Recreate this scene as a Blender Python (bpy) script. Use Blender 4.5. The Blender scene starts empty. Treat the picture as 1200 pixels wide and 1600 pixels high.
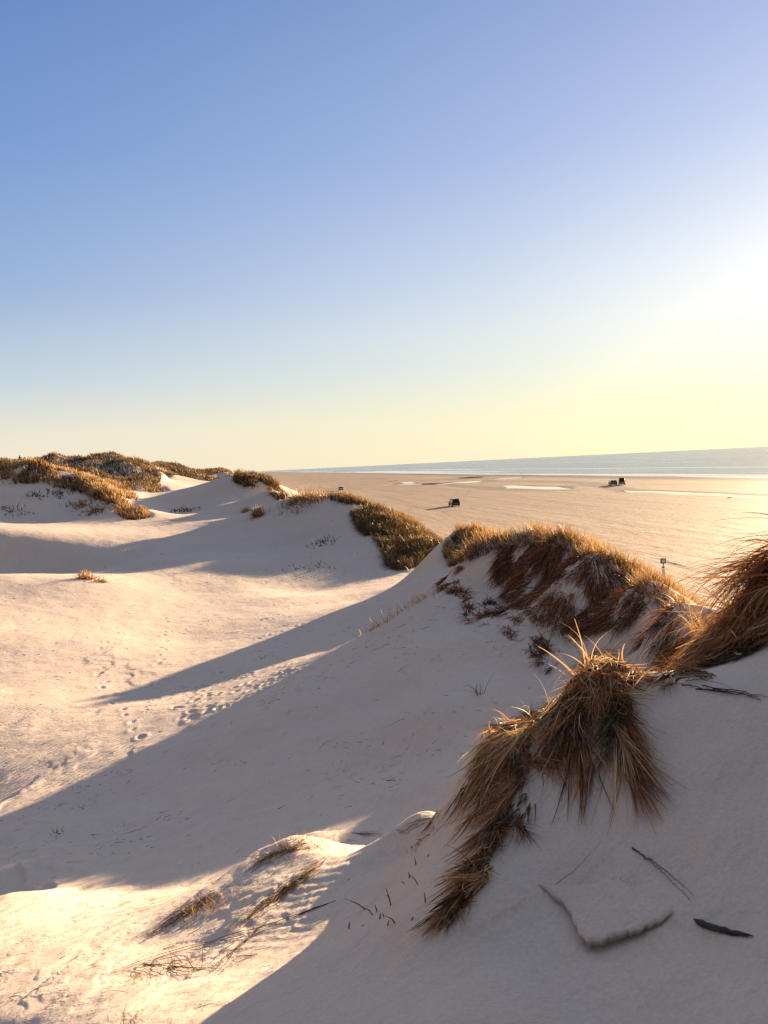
import bpy, bmesh, math, random
import numpy as np
from mathutils import Vector, Matrix
R = math.radians
rng = np.random.default_rng(7)
random.seed(7)
SC = bpy.context.scene
COL = SC.collection

# ------------------------------------------------------------------ camera
CAM_Z, FPX = 9.0, 1210.0                    # eye height over the beach, focal length in px of a 1200x1600 frame
ROLL, PITCH = R(2.81), R(3.47)
fw = np.array([0, math.cos(PITCH), -math.sin(PITCH)])
rt0 = np.array([1.0, 0, 0]); up0 = np.cross(rt0, fw)
rt = rt0 * math.cos(ROLL) - up0 * math.sin(ROLL)
up = rt0 * math.sin(ROLL) + up0 * math.cos(ROLL)
cam_data = bpy.data.cameras.new('camera'); cam = bpy.data.objects.new('camera', cam_data)
COL.objects.link(cam)
cam.matrix_world = Matrix(((rt[0], up[0], -fw[0], 0), (rt[1], up[1], -fw[1], 0), (rt[2], up[2], -fw[2], CAM_Z), (0, 0, 0, 1)))
cam_data.sensor_fit = 'VERTICAL'; cam_data.sensor_height = 36; cam_data.lens = FPX / 1600 * 36
cam_data.clip_start = 0.05; cam_data.clip_end = 60000
SC.camera = cam

# ------------------------------------------------------------------ light
SUN_EL, SUN_AZ = R(9.3), R(38)             # azimuth to the right of +Y
world = bpy.data.worlds.new('World'); SC.world = world; world.use_nodes = True
wn = world.node_tree.nodes; wl = world.node_tree.links
bg = wn['Background']
sky = wn.new('ShaderNodeTexSky'); sky.sky_type = 'NISHITA'; sky.sun_disc = False
sky.sun_elevation = SUN_EL; sky.sun_rotation = SUN_AZ
sky.air_density = 1.0; sky.dust_density = 1.0; sky.ozone_density = 2.0
# the hazy evening sky: its colours by height over the horizon, away from the sun and towards it
def lin(*c): return tuple(((x / 255 + .055) / 1.055) ** 2.4 if x > 10 else x / 255 / 12.92 for x in c)
def wramp(fac, stops):
    r = wn.new('ShaderNodeValToRGB'); e = r.color_ramp.elements; r.color_ramp.interpolation = 'EASE' if len(stops) == 2 else 'LINEAR'
    while len(e) < len(stops): e.new(0.5)
    for k, (p, c) in enumerate(stops): e[k].position = p; e[k].color = (*c, 1)
    wl.new(fac, r.inputs['Fac']); return r.outputs['Color']
def wmath(op, p, q=None, cl=False):
    m = wn.new('ShaderNodeMath'); m.operation = op; m.use_clamp = cl
    for i, v in enumerate((p, q)):
        if v is None: continue
        if isinstance(v, (int, float)): m.inputs[i].default_value = v
        else: wl.new(v, m.inputs[i])
    return m.outputs[0]
wtc = wn.new('ShaderNodeTexCoord'); wnz = wn.new('ShaderNodeVectorMath'); wnz.operation = 'NORMALIZE'; wl.new(wtc.outputs['Generated'], wnz.inputs[0])
wsx = wn.new('ShaderNodeSeparateXYZ'); wl.new(wnz.outputs[0], wsx.inputs[0])
wel = wmath('DIVIDE', wmath('ARCSINE', wsx.outputs['Z']), math.pi / 2, True)      # 0 at the horizon, 1 overhead
wdt = wn.new('ShaderNodeVectorMath'); wdt.operation = 'DOT_PRODUCT'; wl.new(wnz.outputs[0], wdt.inputs[0])
wdt.inputs[1].default_value = (math.sin(SUN_AZ) * math.cos(SUN_EL), math.cos(SUN_AZ) * math.cos(SUN_EL), math.sin(SUN_EL))
wang = wmath('DIVIDE', wmath('ARCCOSINE', wdt.outputs['Value']), math.pi)
away = wramp(wel, [(0.0, lin(254, 238, 212)), (.035, lin(244, 234, 218)), (.075, lin(198, 214, 226)), (.14, lin(150, 178, 220)), (.24, lin(116, 152, 212)), (.38, lin(82, 122, 184)), (.46, lin(112, 132, 182)), (.62, lin(210, 224, 252)), (1.0, lin(220, 232, 255))])
near = wramp(wel, [(0.0, lin(255, 249, 206)), (.04, lin(255, 252, 208)), (.07, lin(255, 254, 230)), (.105, lin(253, 254, 248)), (.14, lin(242, 247, 253)), (.18, lin(222, 232, 250)), (.23, lin(200, 214, 246)), (.34, lin(172, 188, 236)), (.46, lin(150, 164, 212)), (.62, lin(216, 228, 250)), (1.0, lin(220, 232, 255))])
wmixf = wramp(wang, [(.05, (1, 1, 1)), (.16, (.60, .60, .60)), (.25, (.34, .34, .34)), (.38, (0, 0, 0))])
wm = wn.new('ShaderNodeMix'); wm.data_type = 'RGBA'; wl.new(wmixf, wm.inputs[0]); wl.new(away, wm.inputs[6]); wl.new(near, wm.inputs[7])
SKY_GAIN = 0.214
wdim = wramp(wang, [(.42, (1, 1, 1)), (.56, (.55, .55, .55)), (.80, (.30, .30, .30))])   # the sky behind the camera is duller
wmd = wn.new('ShaderNodeMix'); wmd.data_type = 'RGBA'; wmd.blend_type = 'MULTIPLY'; wmd.inputs[0].default_value = 1; wl.new(wm.outputs[2], wmd.inputs[6]); wl.new(wdim, wmd.inputs[7])
wsc = wn.new('ShaderNodeMix'); wsc.data_type = 'RGBA'; wsc.blend_type = 'MULTIPLY'; wsc.inputs[0].default_value = 1; wl.new(wmd.outputs[2], wsc.inputs[6]); wsc.inputs[7].default_value = (SKY_GAIN / .12,) * 3 + (1,)
wfm = wn.new('ShaderNodeMix'); wfm.data_type = 'RGBA'; wfm.inputs[0].default_value = 0.97; wl.new(sky.outputs[0], wfm.inputs[6]); wl.new(wsc.outputs[2], wfm.inputs[7])
wl.new(wfm.outputs[2], bg.inputs[0]); bg.inputs[1].default_value = 0.12
sun_d = bpy.data.lights.new('sun', 'SUN'); sun_d.energy = 5.0; sun_d.angle = R(0.6); sun_d.color = (1, 0.735, 0.455)
sun = bpy.data.objects.new('sun', sun_d); COL.objects.link(sun)
sv = Vector((math.sin(SUN_AZ) * math.cos(SUN_EL), math.cos(SUN_AZ) * math.cos(SUN_EL), math.sin(SUN_EL)))
sun.rotation_euler = sv.to_track_quat('Z', 'Y').to_euler(); sun.location = sv * 60
VS = SC.view_settings
VS.view_transform = 'Standard'; VS.look = 'None'; VS.gamma = 1; VS.use_curve_mapping = False
VS.exposure = 2.1
SC.cycles.max_bounces = 6; SC.cycles.transparent_max_bounces = 8

# ------------------------------------------------------------------ helpers
def ray(u, v):
    d = fw + ((u - 600) / FPX) * rt + ((800 - v) / FPX) * up
    h = math.hypot(d[0], d[1]); return math.atan2(d[0], d[1]), d[2] / h
def pt(u, v, r):
    th, e = ray(u, v); return np.array([r * math.sin(th), r * math.cos(th), CAM_Z + e * r])
def on_plane(u, v, z=0.0):
    th, e = ray(u, v); return pt(u, v, (z - CAM_Z) / e)
def project(x, y, z):
    dx, dy, dz = x, y, z - CAM_Z
    d = dx * fw[0] + dy * fw[1] + dz * fw[2]
    d = np.where(d < 1e-3, 1e-3, d)
    return 600 + FPX * (dx * rt[0] + dy * rt[1] + dz * rt[2]) / d, 800 - FPX * (dx * up[0] + dy * up[1] + dz * up[2]) / d

def _hash(ix, iy, seed):
    h = (ix.astype(np.int64) * 374761393 + iy.astype(np.int64) * 668265263 + seed * 974711) & 0xFFFFFFFF
    h = ((h ^ (h >> 13)) * 1274126177) & 0xFFFFFFFF
    return ((h ^ (h >> 16)) & 0xFFFFFF) / float(0x1000000)
def noise(x, y, seed=0):
    """gradient noise, about -0.7 .. 0.7"""
    ix, iy = np.floor(x), np.floor(y); fx, fy = x - ix, y - iy
    ux = fx * fx * fx * (fx * (fx * 6 - 15) + 10); uy = fy * fy * fy * (fy * (fy * 6 - 15) + 10)
    def g(a, b):
        t = _hash(ix + a, iy + b, seed) * 2 * math.pi
        return np.cos(t) * (fx - a) + np.sin(t) * (fy - b)
    return (g(0, 0) * (1 - ux) + g(1, 0) * ux) * (1 - uy) + (g(0, 1) * (1 - ux) + g(1, 1) * ux) * uy
def fbm(x, y, oct=4, seed=0, gain=0.5):
    s = 0; a = 1.0
    for k in range(oct):
        s = s + a * noise(x * 2 ** k + 13.7 * k, y * 2 ** k - 7.1 * k, seed + k); a *= gain
    return s
def sstep(a, b, x):
    t = np.clip((x - a) / (b - a), 0, 1); return t * t * (3 - 2 * t)
def seg_dist(x, y, pts):
    """distance to a polyline and the parameter along it"""
    best = np.full(np.shape(x), 1e9); tt = np.zeros(np.shape(x))
    for k in range(len(pts) - 1):
        a, b = np.array(pts[k][:2]), np.array(pts[k + 1][:2]); d = b - a
        t = np.clip(((x - a[0]) * d[0] + (y - a[1]) * d[1]) / (d @ d), 0, 1)
        q = np.hypot(x - a[0] - t * d[0], y - a[1] - t * d[1])
        m = q < best; best = np.where(m, q, best); tt = np.where(m, k + t, tt)
    return best, tt

# ------------------------------------------------------------------ terrain
# (u, v, range): what the ground looks like along each line of sight, measured on the ground
CTRL = [
 # near slope at the foot of the camera
 (0,1600,4.2),(0,1500,5.4),(0,1440,6.3),(0,1400,7.2),(0,1350,9.0),(0,1300,11),(0,1255,13),(0,1200,15.5),(0,1100,20.5),(0,1000,30),(0,930,41),(0,899,45),
 (150,1600,3.5),(150,1500,4.8),(150,1420,6.4),(150,1385,7.6),(150,1330,9.3),(150,1265,11.5),(150,1195,13.8),(150,1100,19.5),(150,1000,29),(150,945,38),(150,908,43),
 (300,1600,3.0),(300,1500,4.2),(300,1440,5.2),(300,1385,7.0),(300,1300,9.0),(300,1200,12),(300,1140,14.5),(300,1080,20),(300,1000,29),(300,950,37),(300,926,42),
 (450,1600,2.6),(450,1500,3.5),(450,1400,4.7),(460,1328,5.9),(455,1292,8.2),(450,1200,10.3),(450,1100,13.5),(450,1055,17),(450,1010,24),(450,960,32),(450,932,38),
 (600,1600,2.25),(600,1500,2.9),(600,1400,3.85),(600,1305,5.0),(590,1262,8.4),(600,1200,9.8),(600,1100,12.2),(600,1020,15.2),(600,972,19),(600,930,35),
 (660,1268,5.0),(640,1330,4.5),
 (700,1600,2.1),(700,1500,2.6),(700,1400,3.0),(700,1300,3.8),(740,1200,4.1),(755,1150,4.3),(690,1215,8.4),(700,1100,10.8),(700,1000,14),(700,930,18),(690,885,29.5),(650,902,31.5),(650,940,19.2),(700,910,19.6),
 (850,1120,4.2),(930,1035,4.2),(985,1060,4.1),(900,1200,3.6),(900,1300,3.2),(900,1400,2.85),(900,1600,2.15),(800,1250,3.6),(800,1350,3.1),(800,1450,2.7),
 (1060,1068,4.0),(1130,1055,4.1),(1200,1037,4.2),(1100,1200,3.3),(1100,1300,2.95),(1100,1400,2.65),(1100,1600,2.05),(1200,1200,3.25),(1200,1400,2.55),(1200,1600,2.0),
 # saddle behind it and the second ridge
 (1020,1012,12.4),(1050,1040,11.0),(900,1010,14.0),(850,1060,12.8),(780,1060,12.2),(800,930,17.6),(860,915,16.8),(940,935,15.2),(1000,970,13.1),(1060,1000,11.3),(760,920,18.5),
 (690,846,33),(700,838,32),(712,827,31.7),(722,842,31),(745,854,20.6),(768,847,20.0),(742,892,28),(760,896,24.8),(780,885,23.6),(795,838,19.8),(820,834,19.3),(870,846,17.8),(920,868,16),(1000,910,13.8),(1060,950,11.6),(1092,980,10.4),
 # dune at the right edge
 (1150,960,5.3),(1200,890,5.6),(1130,1030,4.8),(1200,1005,4.8),(1120,990,5.2),
 # third ridge
 (455,778,72),(490,776,68),(530,776,65),(560,788,62),(600,800,61),(640,818,58),(690,850,51),
 (620,888,47),(550,903,44.5),(480,924,42),(540,835,55),(500,845,55),(450,855,57),(470,805,65),(400,805,75),(560,860,51),(640,860,51),
 (380,922,42),(400,880,50),
 # fourth ridge and the valley
 (375,745,100),(400,752,92),(430,768,84),(380,772,90),(390,800,79),(440,795,74),
 (330,757,130),(350,746,150),(300,762,115),(260,792,90),(280,803,84),(330,792,86),(250,822,72),(320,825,68),
 # second bowl and its scarp
 (300,872,52),(200,893,51),(350,900,46),(100,897,53),(0,897,53),(0,838,63),(60,843,62.5),(100,849,62),(150,865,59.5),(190,882,55),(0,886,60.2),(60,890,59.5),(120,892,57.5),
 (0,816,78),(100,818,76),(200,812,76),
 # left dunes
 (0,806,81),(100,808,81),(50,778,85),(100,772,87),(60,730,92),(0,740,94),(130,750,90),(180,770,86),(222,798,80),
 (120,722,135),(165,713,132),(210,720,135),(150,735,122),(200,742,120),(190,764,106),(215,772,102),(240,740,134),(255,750,126),(270,733,180),(310,739,190),(340,741,230),(365,743,240),(280,752,130),(0,727,160),(60,727,170),(90,745,112),
]
XYZ = [(*(lambda p, r: (math.atan2(p[0], p[1]), math.log(r), p[2]))(pt(u, v, r), r),) for u, v, r in CTRL]
DEG = [ # (bearing, range, height) where the photo does not look
 (28,7.5,7.3),(33,5.4,8.45),(36,7,8.3),(46,6,9.3),(45,9,7.6),(62,5,10.8),(60,11,5.5),(45,14,4.5),(33,10.5,6.6),(30,15,4.5),(90,5,10.8),(90,13,4.5),(130,5,10.0),  # unseen dune to the right, raised to block sky light from the near slope
 (32,2,7.5),(41,3.5,8.4),(60,3,9.2),(60,1,7.5),(-60,1,7.3),(0,.8,7.35),(20,1.2,7.4),(-20,1.2,7.3),(180,1,7.5),(180,5,7.9),(-180,1,7.5),(-180,5,7.9),(180,30,7),(-180,30,7),
 (-33,4,6.2),(-33,8,4.8),(-35,14,3.5),(-40,28,3.4),(-35,45,4.2),(-35,62,5.0),(-35,90,9.5),(-35,140,12),(-60,5,6.5),(-60,15,5),(-60,40,6),(-60,120,11),(-100,5,7),(-100,20,7),(-100,80,9),(-140,20,8),(-140,90,9),
 (0,6.3,5.75),(0,7.2,5.45),(3,6.0,5.85),(3,7,5.5),(-4,7.2,5.4),(6,6,5.9),(6,7,5.55),(9,6.1,6.1),(9,7.2,5.65),(13,6.6,6.0),(13,8,5.6),(13,10.5,5.3),(18,7.2,6.0),(18,9.5,5.5),(22,8,6.1),(22,9.5,6.0),(8,5.1,6.35),(11,5.2,6.55),(4,5.7,6.0),(14.5,5.4,6.8),(0,5.5,6.1),
 (18,15,6.3),(2.4,22.3,4.5),(4.3,23.6,4.6),(6.0,25.0,4.8),(7.0,26.2,5.0),(0.5,21.5,4.3),(12.5,23.5,4.4),(10,25.5,4.6),(10,29,4.0),(20,20,4),(8,46,2.4),(5,57,2.2),(3,66,2.2),(0,71,2.4),(-2,73,2.6),(-5,86,3.0),(-9.5,110,4.5),(-7.6,88,3.6),
 (-12,200,6),(-12,300,5.5),(-20,260,8),(-30,260,8),(-16,420,4),(-30,420,5),(-60,420,5),(180,200,7),(-180,200,7),(-100,300,6),
]
XYZ += [(R(a), math.log(r), z) for a, r, z in DEG]
XYZ = np.array(XYZ)
CK = 0.022
def _phi(d2): return np.sqrt(d2 + CK * CK)
_n = len(XYZ)
_d2 = (XYZ[:, None, 0] - XYZ[None, :, 0]) ** 2 + (XYZ[:, None, 1] - XYZ[None, :, 1]) ** 2
_A = np.zeros((_n + 3, _n + 3)); _A[:_n, :_n] = -_phi(_d2) + 0.0008 * np.eye(_n)
_P = np.c_[np.ones(_n), XYZ[:, 0], XYZ[:, 1]]; _A[:_n, _n:] = _P; _A[_n:, :_n] = _P.T
_W = np.linalg.solve(_A, np.r_[XYZ[:, 2], 0, 0, 0])
def base_height(th, lr):
    th = np.atleast_1d(th).astype(np.float64); lr = np.atleast_1d(lr).astype(np.float64)
    out = np.empty(th.shape)
    for i in range(0, th.size, 20000):
        a, b = th[i:i + 20000], lr[i:i + 20000]
        d2 = (a[:, None] - XYZ[None, :, 0]) ** 2 + (b[:, None] - XYZ[None, :, 1]) ** 2
        out[i:i + 20000] = -_phi(d2) @ _W[:_n] + _W[_n] + _W[_n + 1] * a + _W[_n + 2] * b
    return out

FOOT = np.array([(-400, 40), (-60, 34), (-10, 18), (8, 15.5), (15, 15), (25, 14), (40, 12), (65, 8), (98, -2), (180, -27), (260, -46), (400, -75), (900, -160), (5000, -850)])
def foot_x(y): return np.interp(y, FOOT[:, 0], FOOT[:, 1])
def coast_x(y): return 108 - 0.175 * (y - 218)
# pools left by the tide: centre line and half width in metres
def _pl(pp): return [(*on_plane(u, v)[:2], w) for u, v, w in pp]
POOLS = [
 _pl([(975, 766, 1.2), (1000, 767.5, 3.2), (1060, 769.5, 3.4), (1130, 773, 3.2), (1200, 776.5, 3.6), (1320, 783, 4)]),
 _pl([(795, 758.5, 2), (818, 761, 5), (840, 761.5, 5), (868, 763, 4), (886, 764, 1.5)]),
 _pl([(600, 757.5, 1.5), (640, 756.5, 3), (690, 755.5, 7), (715, 754, 10), (745, 751.5, 5)]),
 _pl([(722, 745.5, 3), (735, 746.5, 6), (742, 745, 4)]),
 _pl([(779, 747.5, 4), (795, 747, 6), (806, 746, 3)]),
 _pl([(634, 753, 3), (640, 755, 3)]),
]
BANDS = [ # damp gullies and wet sheets on the beach (half width)
 _pl([(440, 766, 2), (520, 764.5, 2), (600, 760, 2.5), (700, 757, 3)]),
 _pl([(623, 752, 4), (640, 751, 9), (670, 750, 12), (720, 748.5, 14), (800, 747, 10)]),
 _pl([(700, 757, 4), (740, 761, 5), (790, 764, 8), (840, 765, 8), (900, 766.5, 3)]),
 _pl([(780, 752, 8), (850, 752, 8), (930, 756, 6)]),
 _pl([(880, 759, 2), (930, 758, 5), (975, 765, 5), (1060, 771, 7), (1200, 778.5, 7), (1320, 786, 7)]),
 _pl([(1000, 757, 1.5), (1100, 757, 2), (1200, 757, 2)]),
 _pl([(560, 748, 8), (600, 748, 10), (625, 746.5, 10)]),
]

SPUR_FOOT = []
def footprints():
    out = []
    def trail(pts, step, wob):
        P = np.array(pts, float)
        for k in range(len(P) - 1):
            n = max(1, int(np.hypot(*(P[k + 1] - P[k])) / step))
            for q in range(n):
                c = P[k] + (P[k + 1] - P[k]) * q / n; out.append((c[0] + (wob if q % 2 else -wob) + rng.normal() * 1.6, c[1] + rng.normal() * 1.2))
    trail([(196, 990), (160, 1012), (152, 1032), (166, 1075), (182, 1100), (200, 1118), (212, 1140), (224, 1165)], 11, 4.5)
    trail([(266, 950), (258, 980), (254, 1010), (248, 1045)], 6.5, 3)
    for k in range(26):
        out.append((rng.uniform(395, 478), rng.uniform(945, 1000)))
    for k in range(110):
        a = rng.random(); out.append((rng.normal(300 + 170 * a, 28), rng.normal(1105 - 62 * a, 16)))
    for k in range(14):
        out.append((rng.normal(205, 10) + 2, rng.uniform(850, 872)))
    return out
def march(u, v, rmin=1.5, rmax=400):
    """first ground point along a line of sight"""
    th, e = ray(u, v)
    rr = np.exp(np.arange(math.log(rmin), math.log(rmax), 0.004))
    z = height(rr * math.sin(th), rr * math.cos(th), detail=False)
    hit = np.nonzero(z > CAM_Z + e * rr)[0]
    if len(hit) == 0: return None
    r = rr[hit[0]]
    return np.array([r * math.sin(th), r * math.cos(th), z[hit[0]]])
PRINTS = None

def height(x, y, detail=True):
    x = np.asarray(x, float); y = np.asarray(y, float); sh = x.shape
    x = x.ravel(); y = y.ravel()
    r = np.maximum(np.hypot(x, y), 0.2); th = np.arctan2(x, y)
    z = base_height(th, np.log(np.minimum(r, 450)))
    # dunes fade to the beach on the sea side
    fx = foot_x(y); wid = np.clip(3 + 0.06 * r, 3, 25)
    dune = 1 - sstep(-wid, wid * 0.6, x - fx)
    far = 1 - sstep(500, 900, r)
    z = np.maximum(z, 0.0) * dune * far
    # broken, hummocky ground where grass holds the sand
    k = dune * sstep(14, 60, r)
    z = z + k * ((0.12 + 0.45 * sstep(90, 130, r)) * fbm(x / 9, y / 9, 3, 3) * sstep(6.5, 10, z) + 0.06 * fbm(x / 5, y / 5, 3, 5))
    # the beach: low swells and ruts along the shore
    cx = x + 0.175 * y; beach = 1 - dune
    b = 0.05 * noise(cx / 9, y / 70, 11) + 0.03 * noise(cx / 2.2, y / 26, 12) + 0.035 * fbm(x / 1.6, y / 3.2, 2, 13) * (1 - sstep(90, 160, r))
    z = z + beach * b * (1 - sstep(-30, 0, x - coast_x(y)))
    for pl in POOLS:
        m = (np.abs(y - np.mean([p[1] for p in pl])) < 400)
        if not m.any(): continue
        d, t = seg_dist(x, y, pl); w = np.interp(t, np.arange(len(pl)), [p[2] for p in pl])
        w = w * (1 + 0.55 * noise(x / 7, y / 11, 21))
        z = z - 0.16 * (1 - sstep(0.5, 1.5, d / np.maximum(w, .3)))
    z = z - 0.02 * np.maximum(0, x - coast_x(y) + 6 * noise(y / 60, x / 300, 31)).clip(0, 150)
    if detail:
        near = dune * (1 - sstep(9, 16, r))
        z = z + dune * 0.02 * fbm(x / 1.1, y / 1.1, 3, 41) * (1 - sstep(60, 120, r))
        z = z + near * 0.006 * fbm(x / 0.16, y / 0.3, 3, 43)
        if PRINTS is not None:
            for px, py, s, a in PRINTS:
                m = (np.abs(x - px) < 4 * s) & (np.abs(y - py) < 4 * s)
                if not m.any(): continue
                dx, dy = x[m] - px, y[m] - py
                q = ((dx * math.cos(a) + dy * math.sin(a)) / (0.5 * s)) ** 2 + ((-dx * math.sin(a) + dy * math.cos(a)) / s) ** 2
                z[m] += -0.20 * s * np.exp(-q * 1.4) + 0.08 * s * np.exp(-(np.sqrt(q) - 1.5) ** 2 * 3)
    return z.reshape(sh)

pr = []
for u, v in footprints():
    p = march(u, v)
    if p is not None: pr.append((p[0], p[1], 0.13 * rng.uniform(.8, 1.3), rng.uniform(-.6, .6)))
PRINTS = pr

def sand_height(x, y): return height(np.atleast_1d(np.float64(x)), np.atleast_1d(np.float64(y)))

# --- materials helpers
def mat(name, rough=0.8):
    m = bpy.data.materials.new(name); m.use_nodes = True
    n = m.node_tree.nodes; return m, n, m.node_tree.links, n['Principled BSDF']
def simple(name, col, rough=0.6, metal=0.0, var=0.12, scale=8.0, emis=None):
    m, n, l, b = mat(name)
    b.inputs['Roughness'].default_value = rough; b.inputs['Metallic'].default_value = metal
    tc = n.new('ShaderNodeTexCoord'); t = n.new('ShaderNodeTexNoise'); t.inputs['Scale'].default_value = scale
    l.new(tc.outputs['Object'], t.inputs['Vector'])
    r = n.new('ShaderNodeValToRGB'); c = np.array(col)
    r.color_ramp.elements[0].color = (*(c * (1 - var)), 1); r.color_ramp.elements[1].color = (*np.clip(c * (1 + var), 0, 1), 1)
    r.color_ramp.elements[0].position = .35; r.color_ramp.elements[1].position = .65
    l.new(t.outputs['Fac'], r.inputs['Fac']); l.new(r.outputs['Color'], b.inputs['Base Color'])
    return m
def noise_node(n, l, vec, scale, detail=3, rough=.5):
    t = n.new('ShaderNodeTexNoise'); t.inputs['Scale'].default_value = scale; t.inputs['Detail'].default_value = detail
    t.inputs['Roughness'].default_value = rough; l.new(vec, t.inputs['Vector']); return t.outputs['Fac']
def ramp(n, l, fac, stops):
    r = n.new('ShaderNodeValToRGB'); e = r.color_ramp.elements
    while len(e) < len(stops): e.new(0.5)
    for k, (p, c) in enumerate(stops): e[k].position = p; e[k].color = (*c, 1) if len(c) == 3 else c
    l.new(fac, r.inputs['Fac']); return r.outputs['Color']
def mathn(n, l, op, a, b=None, clamp=False):
    m = n.new('ShaderNodeMath'); m.operation = op; m.use_clamp = clamp
    for i, q in enumerate((a, b)):
        if q is None: continue
        if isinstance(q, (int, float)): m.inputs[i].default_value = q
        else: l.new(q, m.inputs[i])
    return m.outputs[0]
def mixc(n, l, fac, a, b, mode='MIX'):
    m = n.new('ShaderNodeMix'); m.data_type = 'RGBA'; m.blend_type = mode
    for s, q in ((m.inputs[0], fac), (m.inputs[6], a), (m.inputs[7], b)):
        if isinstance(q, (int, float)): s.default_value = q
        elif isinstance(q, tuple): s.default_value = (*q, 1)
        else: l.new(q, s)
    return m.outputs[2]
def mesh_np(name, verts, faces, material, parent=None, smooth=True, attrs=None):
    """link numpy verts / quads as one mesh object"""
    me = bpy.data.meshes.new(name); nv, nf = len(verts), len(faces); k = faces.shape[1]
    me.vertices.add(nv); me.vertices.foreach_set('co', np.ascontiguousarray(verts, np.float32).ravel())
    me.loops.add(nf * k); me.loops.foreach_set('vertex_index', np.ascontiguousarray(faces, np.int32).ravel())
    me.polygons.add(nf); me.polygons.foreach_set('loop_start', np.arange(0, nf * k, k, dtype=np.int32))
    if smooth: me.polygons.foreach_set('use_smooth', np.ones(nf, bool))
    for an, av in (attrs or {}).items():
        a = me.attributes.new(an, 'FLOAT', 'POINT'); a.data.foreach_set('value', np.ascontiguousarray(av, np.float32))
    me.update(calc_edges=True)
    o = bpy.data.objects.new(name, me); COL.objects.link(o)
    if material: me.materials.append(material)
    if parent: o.parent = parent
    return o
def tag(o, label=None, cat=None, group=None, kind=None):
    for k, v in (('label', label), ('category', cat), ('group', group), ('kind', kind)):
        if v: o[k] = v
    return o

# ------------------------------------------------------------------ ground sheet
tf = np.arange(R(-36), R(36), R(0.11))
tl = [tf[0]]; st = R(0.11)
while tl[-1] > -math.pi:
    st = min(st * 1.12, R(3)); tl.append(tl[-1] - st)
tl = np.array(tl[1:][::-1]); tl = tl[tl > -math.pi + R(1)]
TH = np.r_[-math.pi, tl, tf, -tl[::-1]]
LR = np.r_[np.arange(math.log(0.25), math.log(1.6), 0.04), np.arange(math.log(1.6), math.log(250), 0.0062), np.arange(math.log(250), math.log(30000), 0.02)]
RR = np.exp(LR)
GX = RR[:, None] * np.sin(TH)[None, :]; GY = RR[:, None] * np.cos(TH)[None, :]
GZ = height(GX, GY)
nr, nt = GX.shape
idx = np.arange(nr * nt).reshape(nr, nt)
nx = np.roll(idx, -1, axis=1)
F = np.stack([idx[:-1], idx[1:], nx[1:], nx[:-1]], -1).reshape(-1, 4)[:, ::-1]
wet = np.zeros(nr * nt); X, Y = GX.ravel(), GY.ravel()
for pl, s, amp in [(p, 2.2, .9) for p in POOLS] + [(p, 1.0, .75) for p in BANDS]:
    d, t = seg_dist(X, Y, pl); w = np.interp(t, np.arange(len(pl)), [p[2] for p in pl]) * s
    w = w * (1 + 0.9 * noise(X / 9, Y / 22, 51)); wet = np.maximum(wet, amp * (1 - sstep(0.5, 1.3, d / np.maximum(w, .3))))
shore = X - coast_x(Y)
tide = sstep(-190, -80, shore + 22 * fbm(X / 30, Y / 140, 3, 61))
wet = np.maximum(wet, tide * 0.50 + sstep(-22, -4, shore + 5 * noise(Y / 40, X / 80, 62)) * 0.5)
dune_attr = 1 - sstep(-1, 2, X - foot_x(Y)); wet = wet * (1 - dune_attr)

GZ = GZ.ravel()
PU, PV = project(X, Y, GZ)
RAD = np.hypot(X, Y); FRONT = (Y > 0.3 * RAD)
def in_poly(poly, u, v):
    c = np.zeros(u.shape, bool); k = len(poly)
    for i in range(k):
        (x1, y1), (x2, y2) = poly[i], poly[(i + 1) % k]
        if y1 == y2: continue
        c ^= ((y1 > v) != (y2 > v)) & (u < (x2 - x1) * (v - y1) / (y2 - y1) + x1)
    return c
def zone(poly, r0, r1):
    m = FRONT & (RAD > r0) & (RAD < r1); out = np.zeros(X.shape, bool)
    i = np.nonzero(m)[0]; out[i[in_poly(poly, PU[i], PV[i])]] = True
    return out
ZONES = {
 'ridge_top': zone([(690,858),(716,826),(760,826),(830,822),(880,834),(960,864),(1040,916),(1110,975),(1100,1010),(1040,960),(990,925),(930,885),(870,868),(820,856),(770,864),(735,880),(700,888)], 8.5, 33),
 'ridge_face': zone([(775,848),(830,844),(880,850),(960,876),(1060,944),(1095,990),(1085,1050),(1040,1035),(960,985),(880,985),(830,960),(790,935),(775,900)], 8.5, 24),
 'ridge_roots': zone([(690,885),(730,880),(740,925),(790,945),(850,985),(880,1010),(860,1060),(820,1010),(770,985),(730,975),(720,935),(690,925)], 8.5, 24),
 'third_top': zone([(515,784),(518,764),(540,756),(560,764),(610,772),(660,788),(705,828),(705,850),(660,870),(600,815),(560,800),(540,790)], 34, 82),
 'third_face': zone([(545,800),(590,798),(640,825),(685,850),(660,880),(640,893),(605,888),(590,850),(560,830)], 34, 62),
 'fourth': zone([(364,752),(372,736),(395,738),(430,755),(452,775),(440,785),(410,765),(385,765)], 70, 112),
 'left_dune': zone([(-120,750),(-60,722),(0,716),(60,706),(130,728),(200,764),(240,806),(200,816),(165,792),(130,772),(90,766),(45,754),(0,756),(-120,770)], 76, 102),
 'far_hills': zone([(-150,725),(0,715),(90,712),(165,700),(245,708),(300,722),(365,730),(365,748),(320,750),(285,742),(250,752),(262,770),(215,772),(140,744),(80,730),(0,735),(-150,745)], 104, 330),
}
hum = np.zeros(X.shape)
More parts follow.
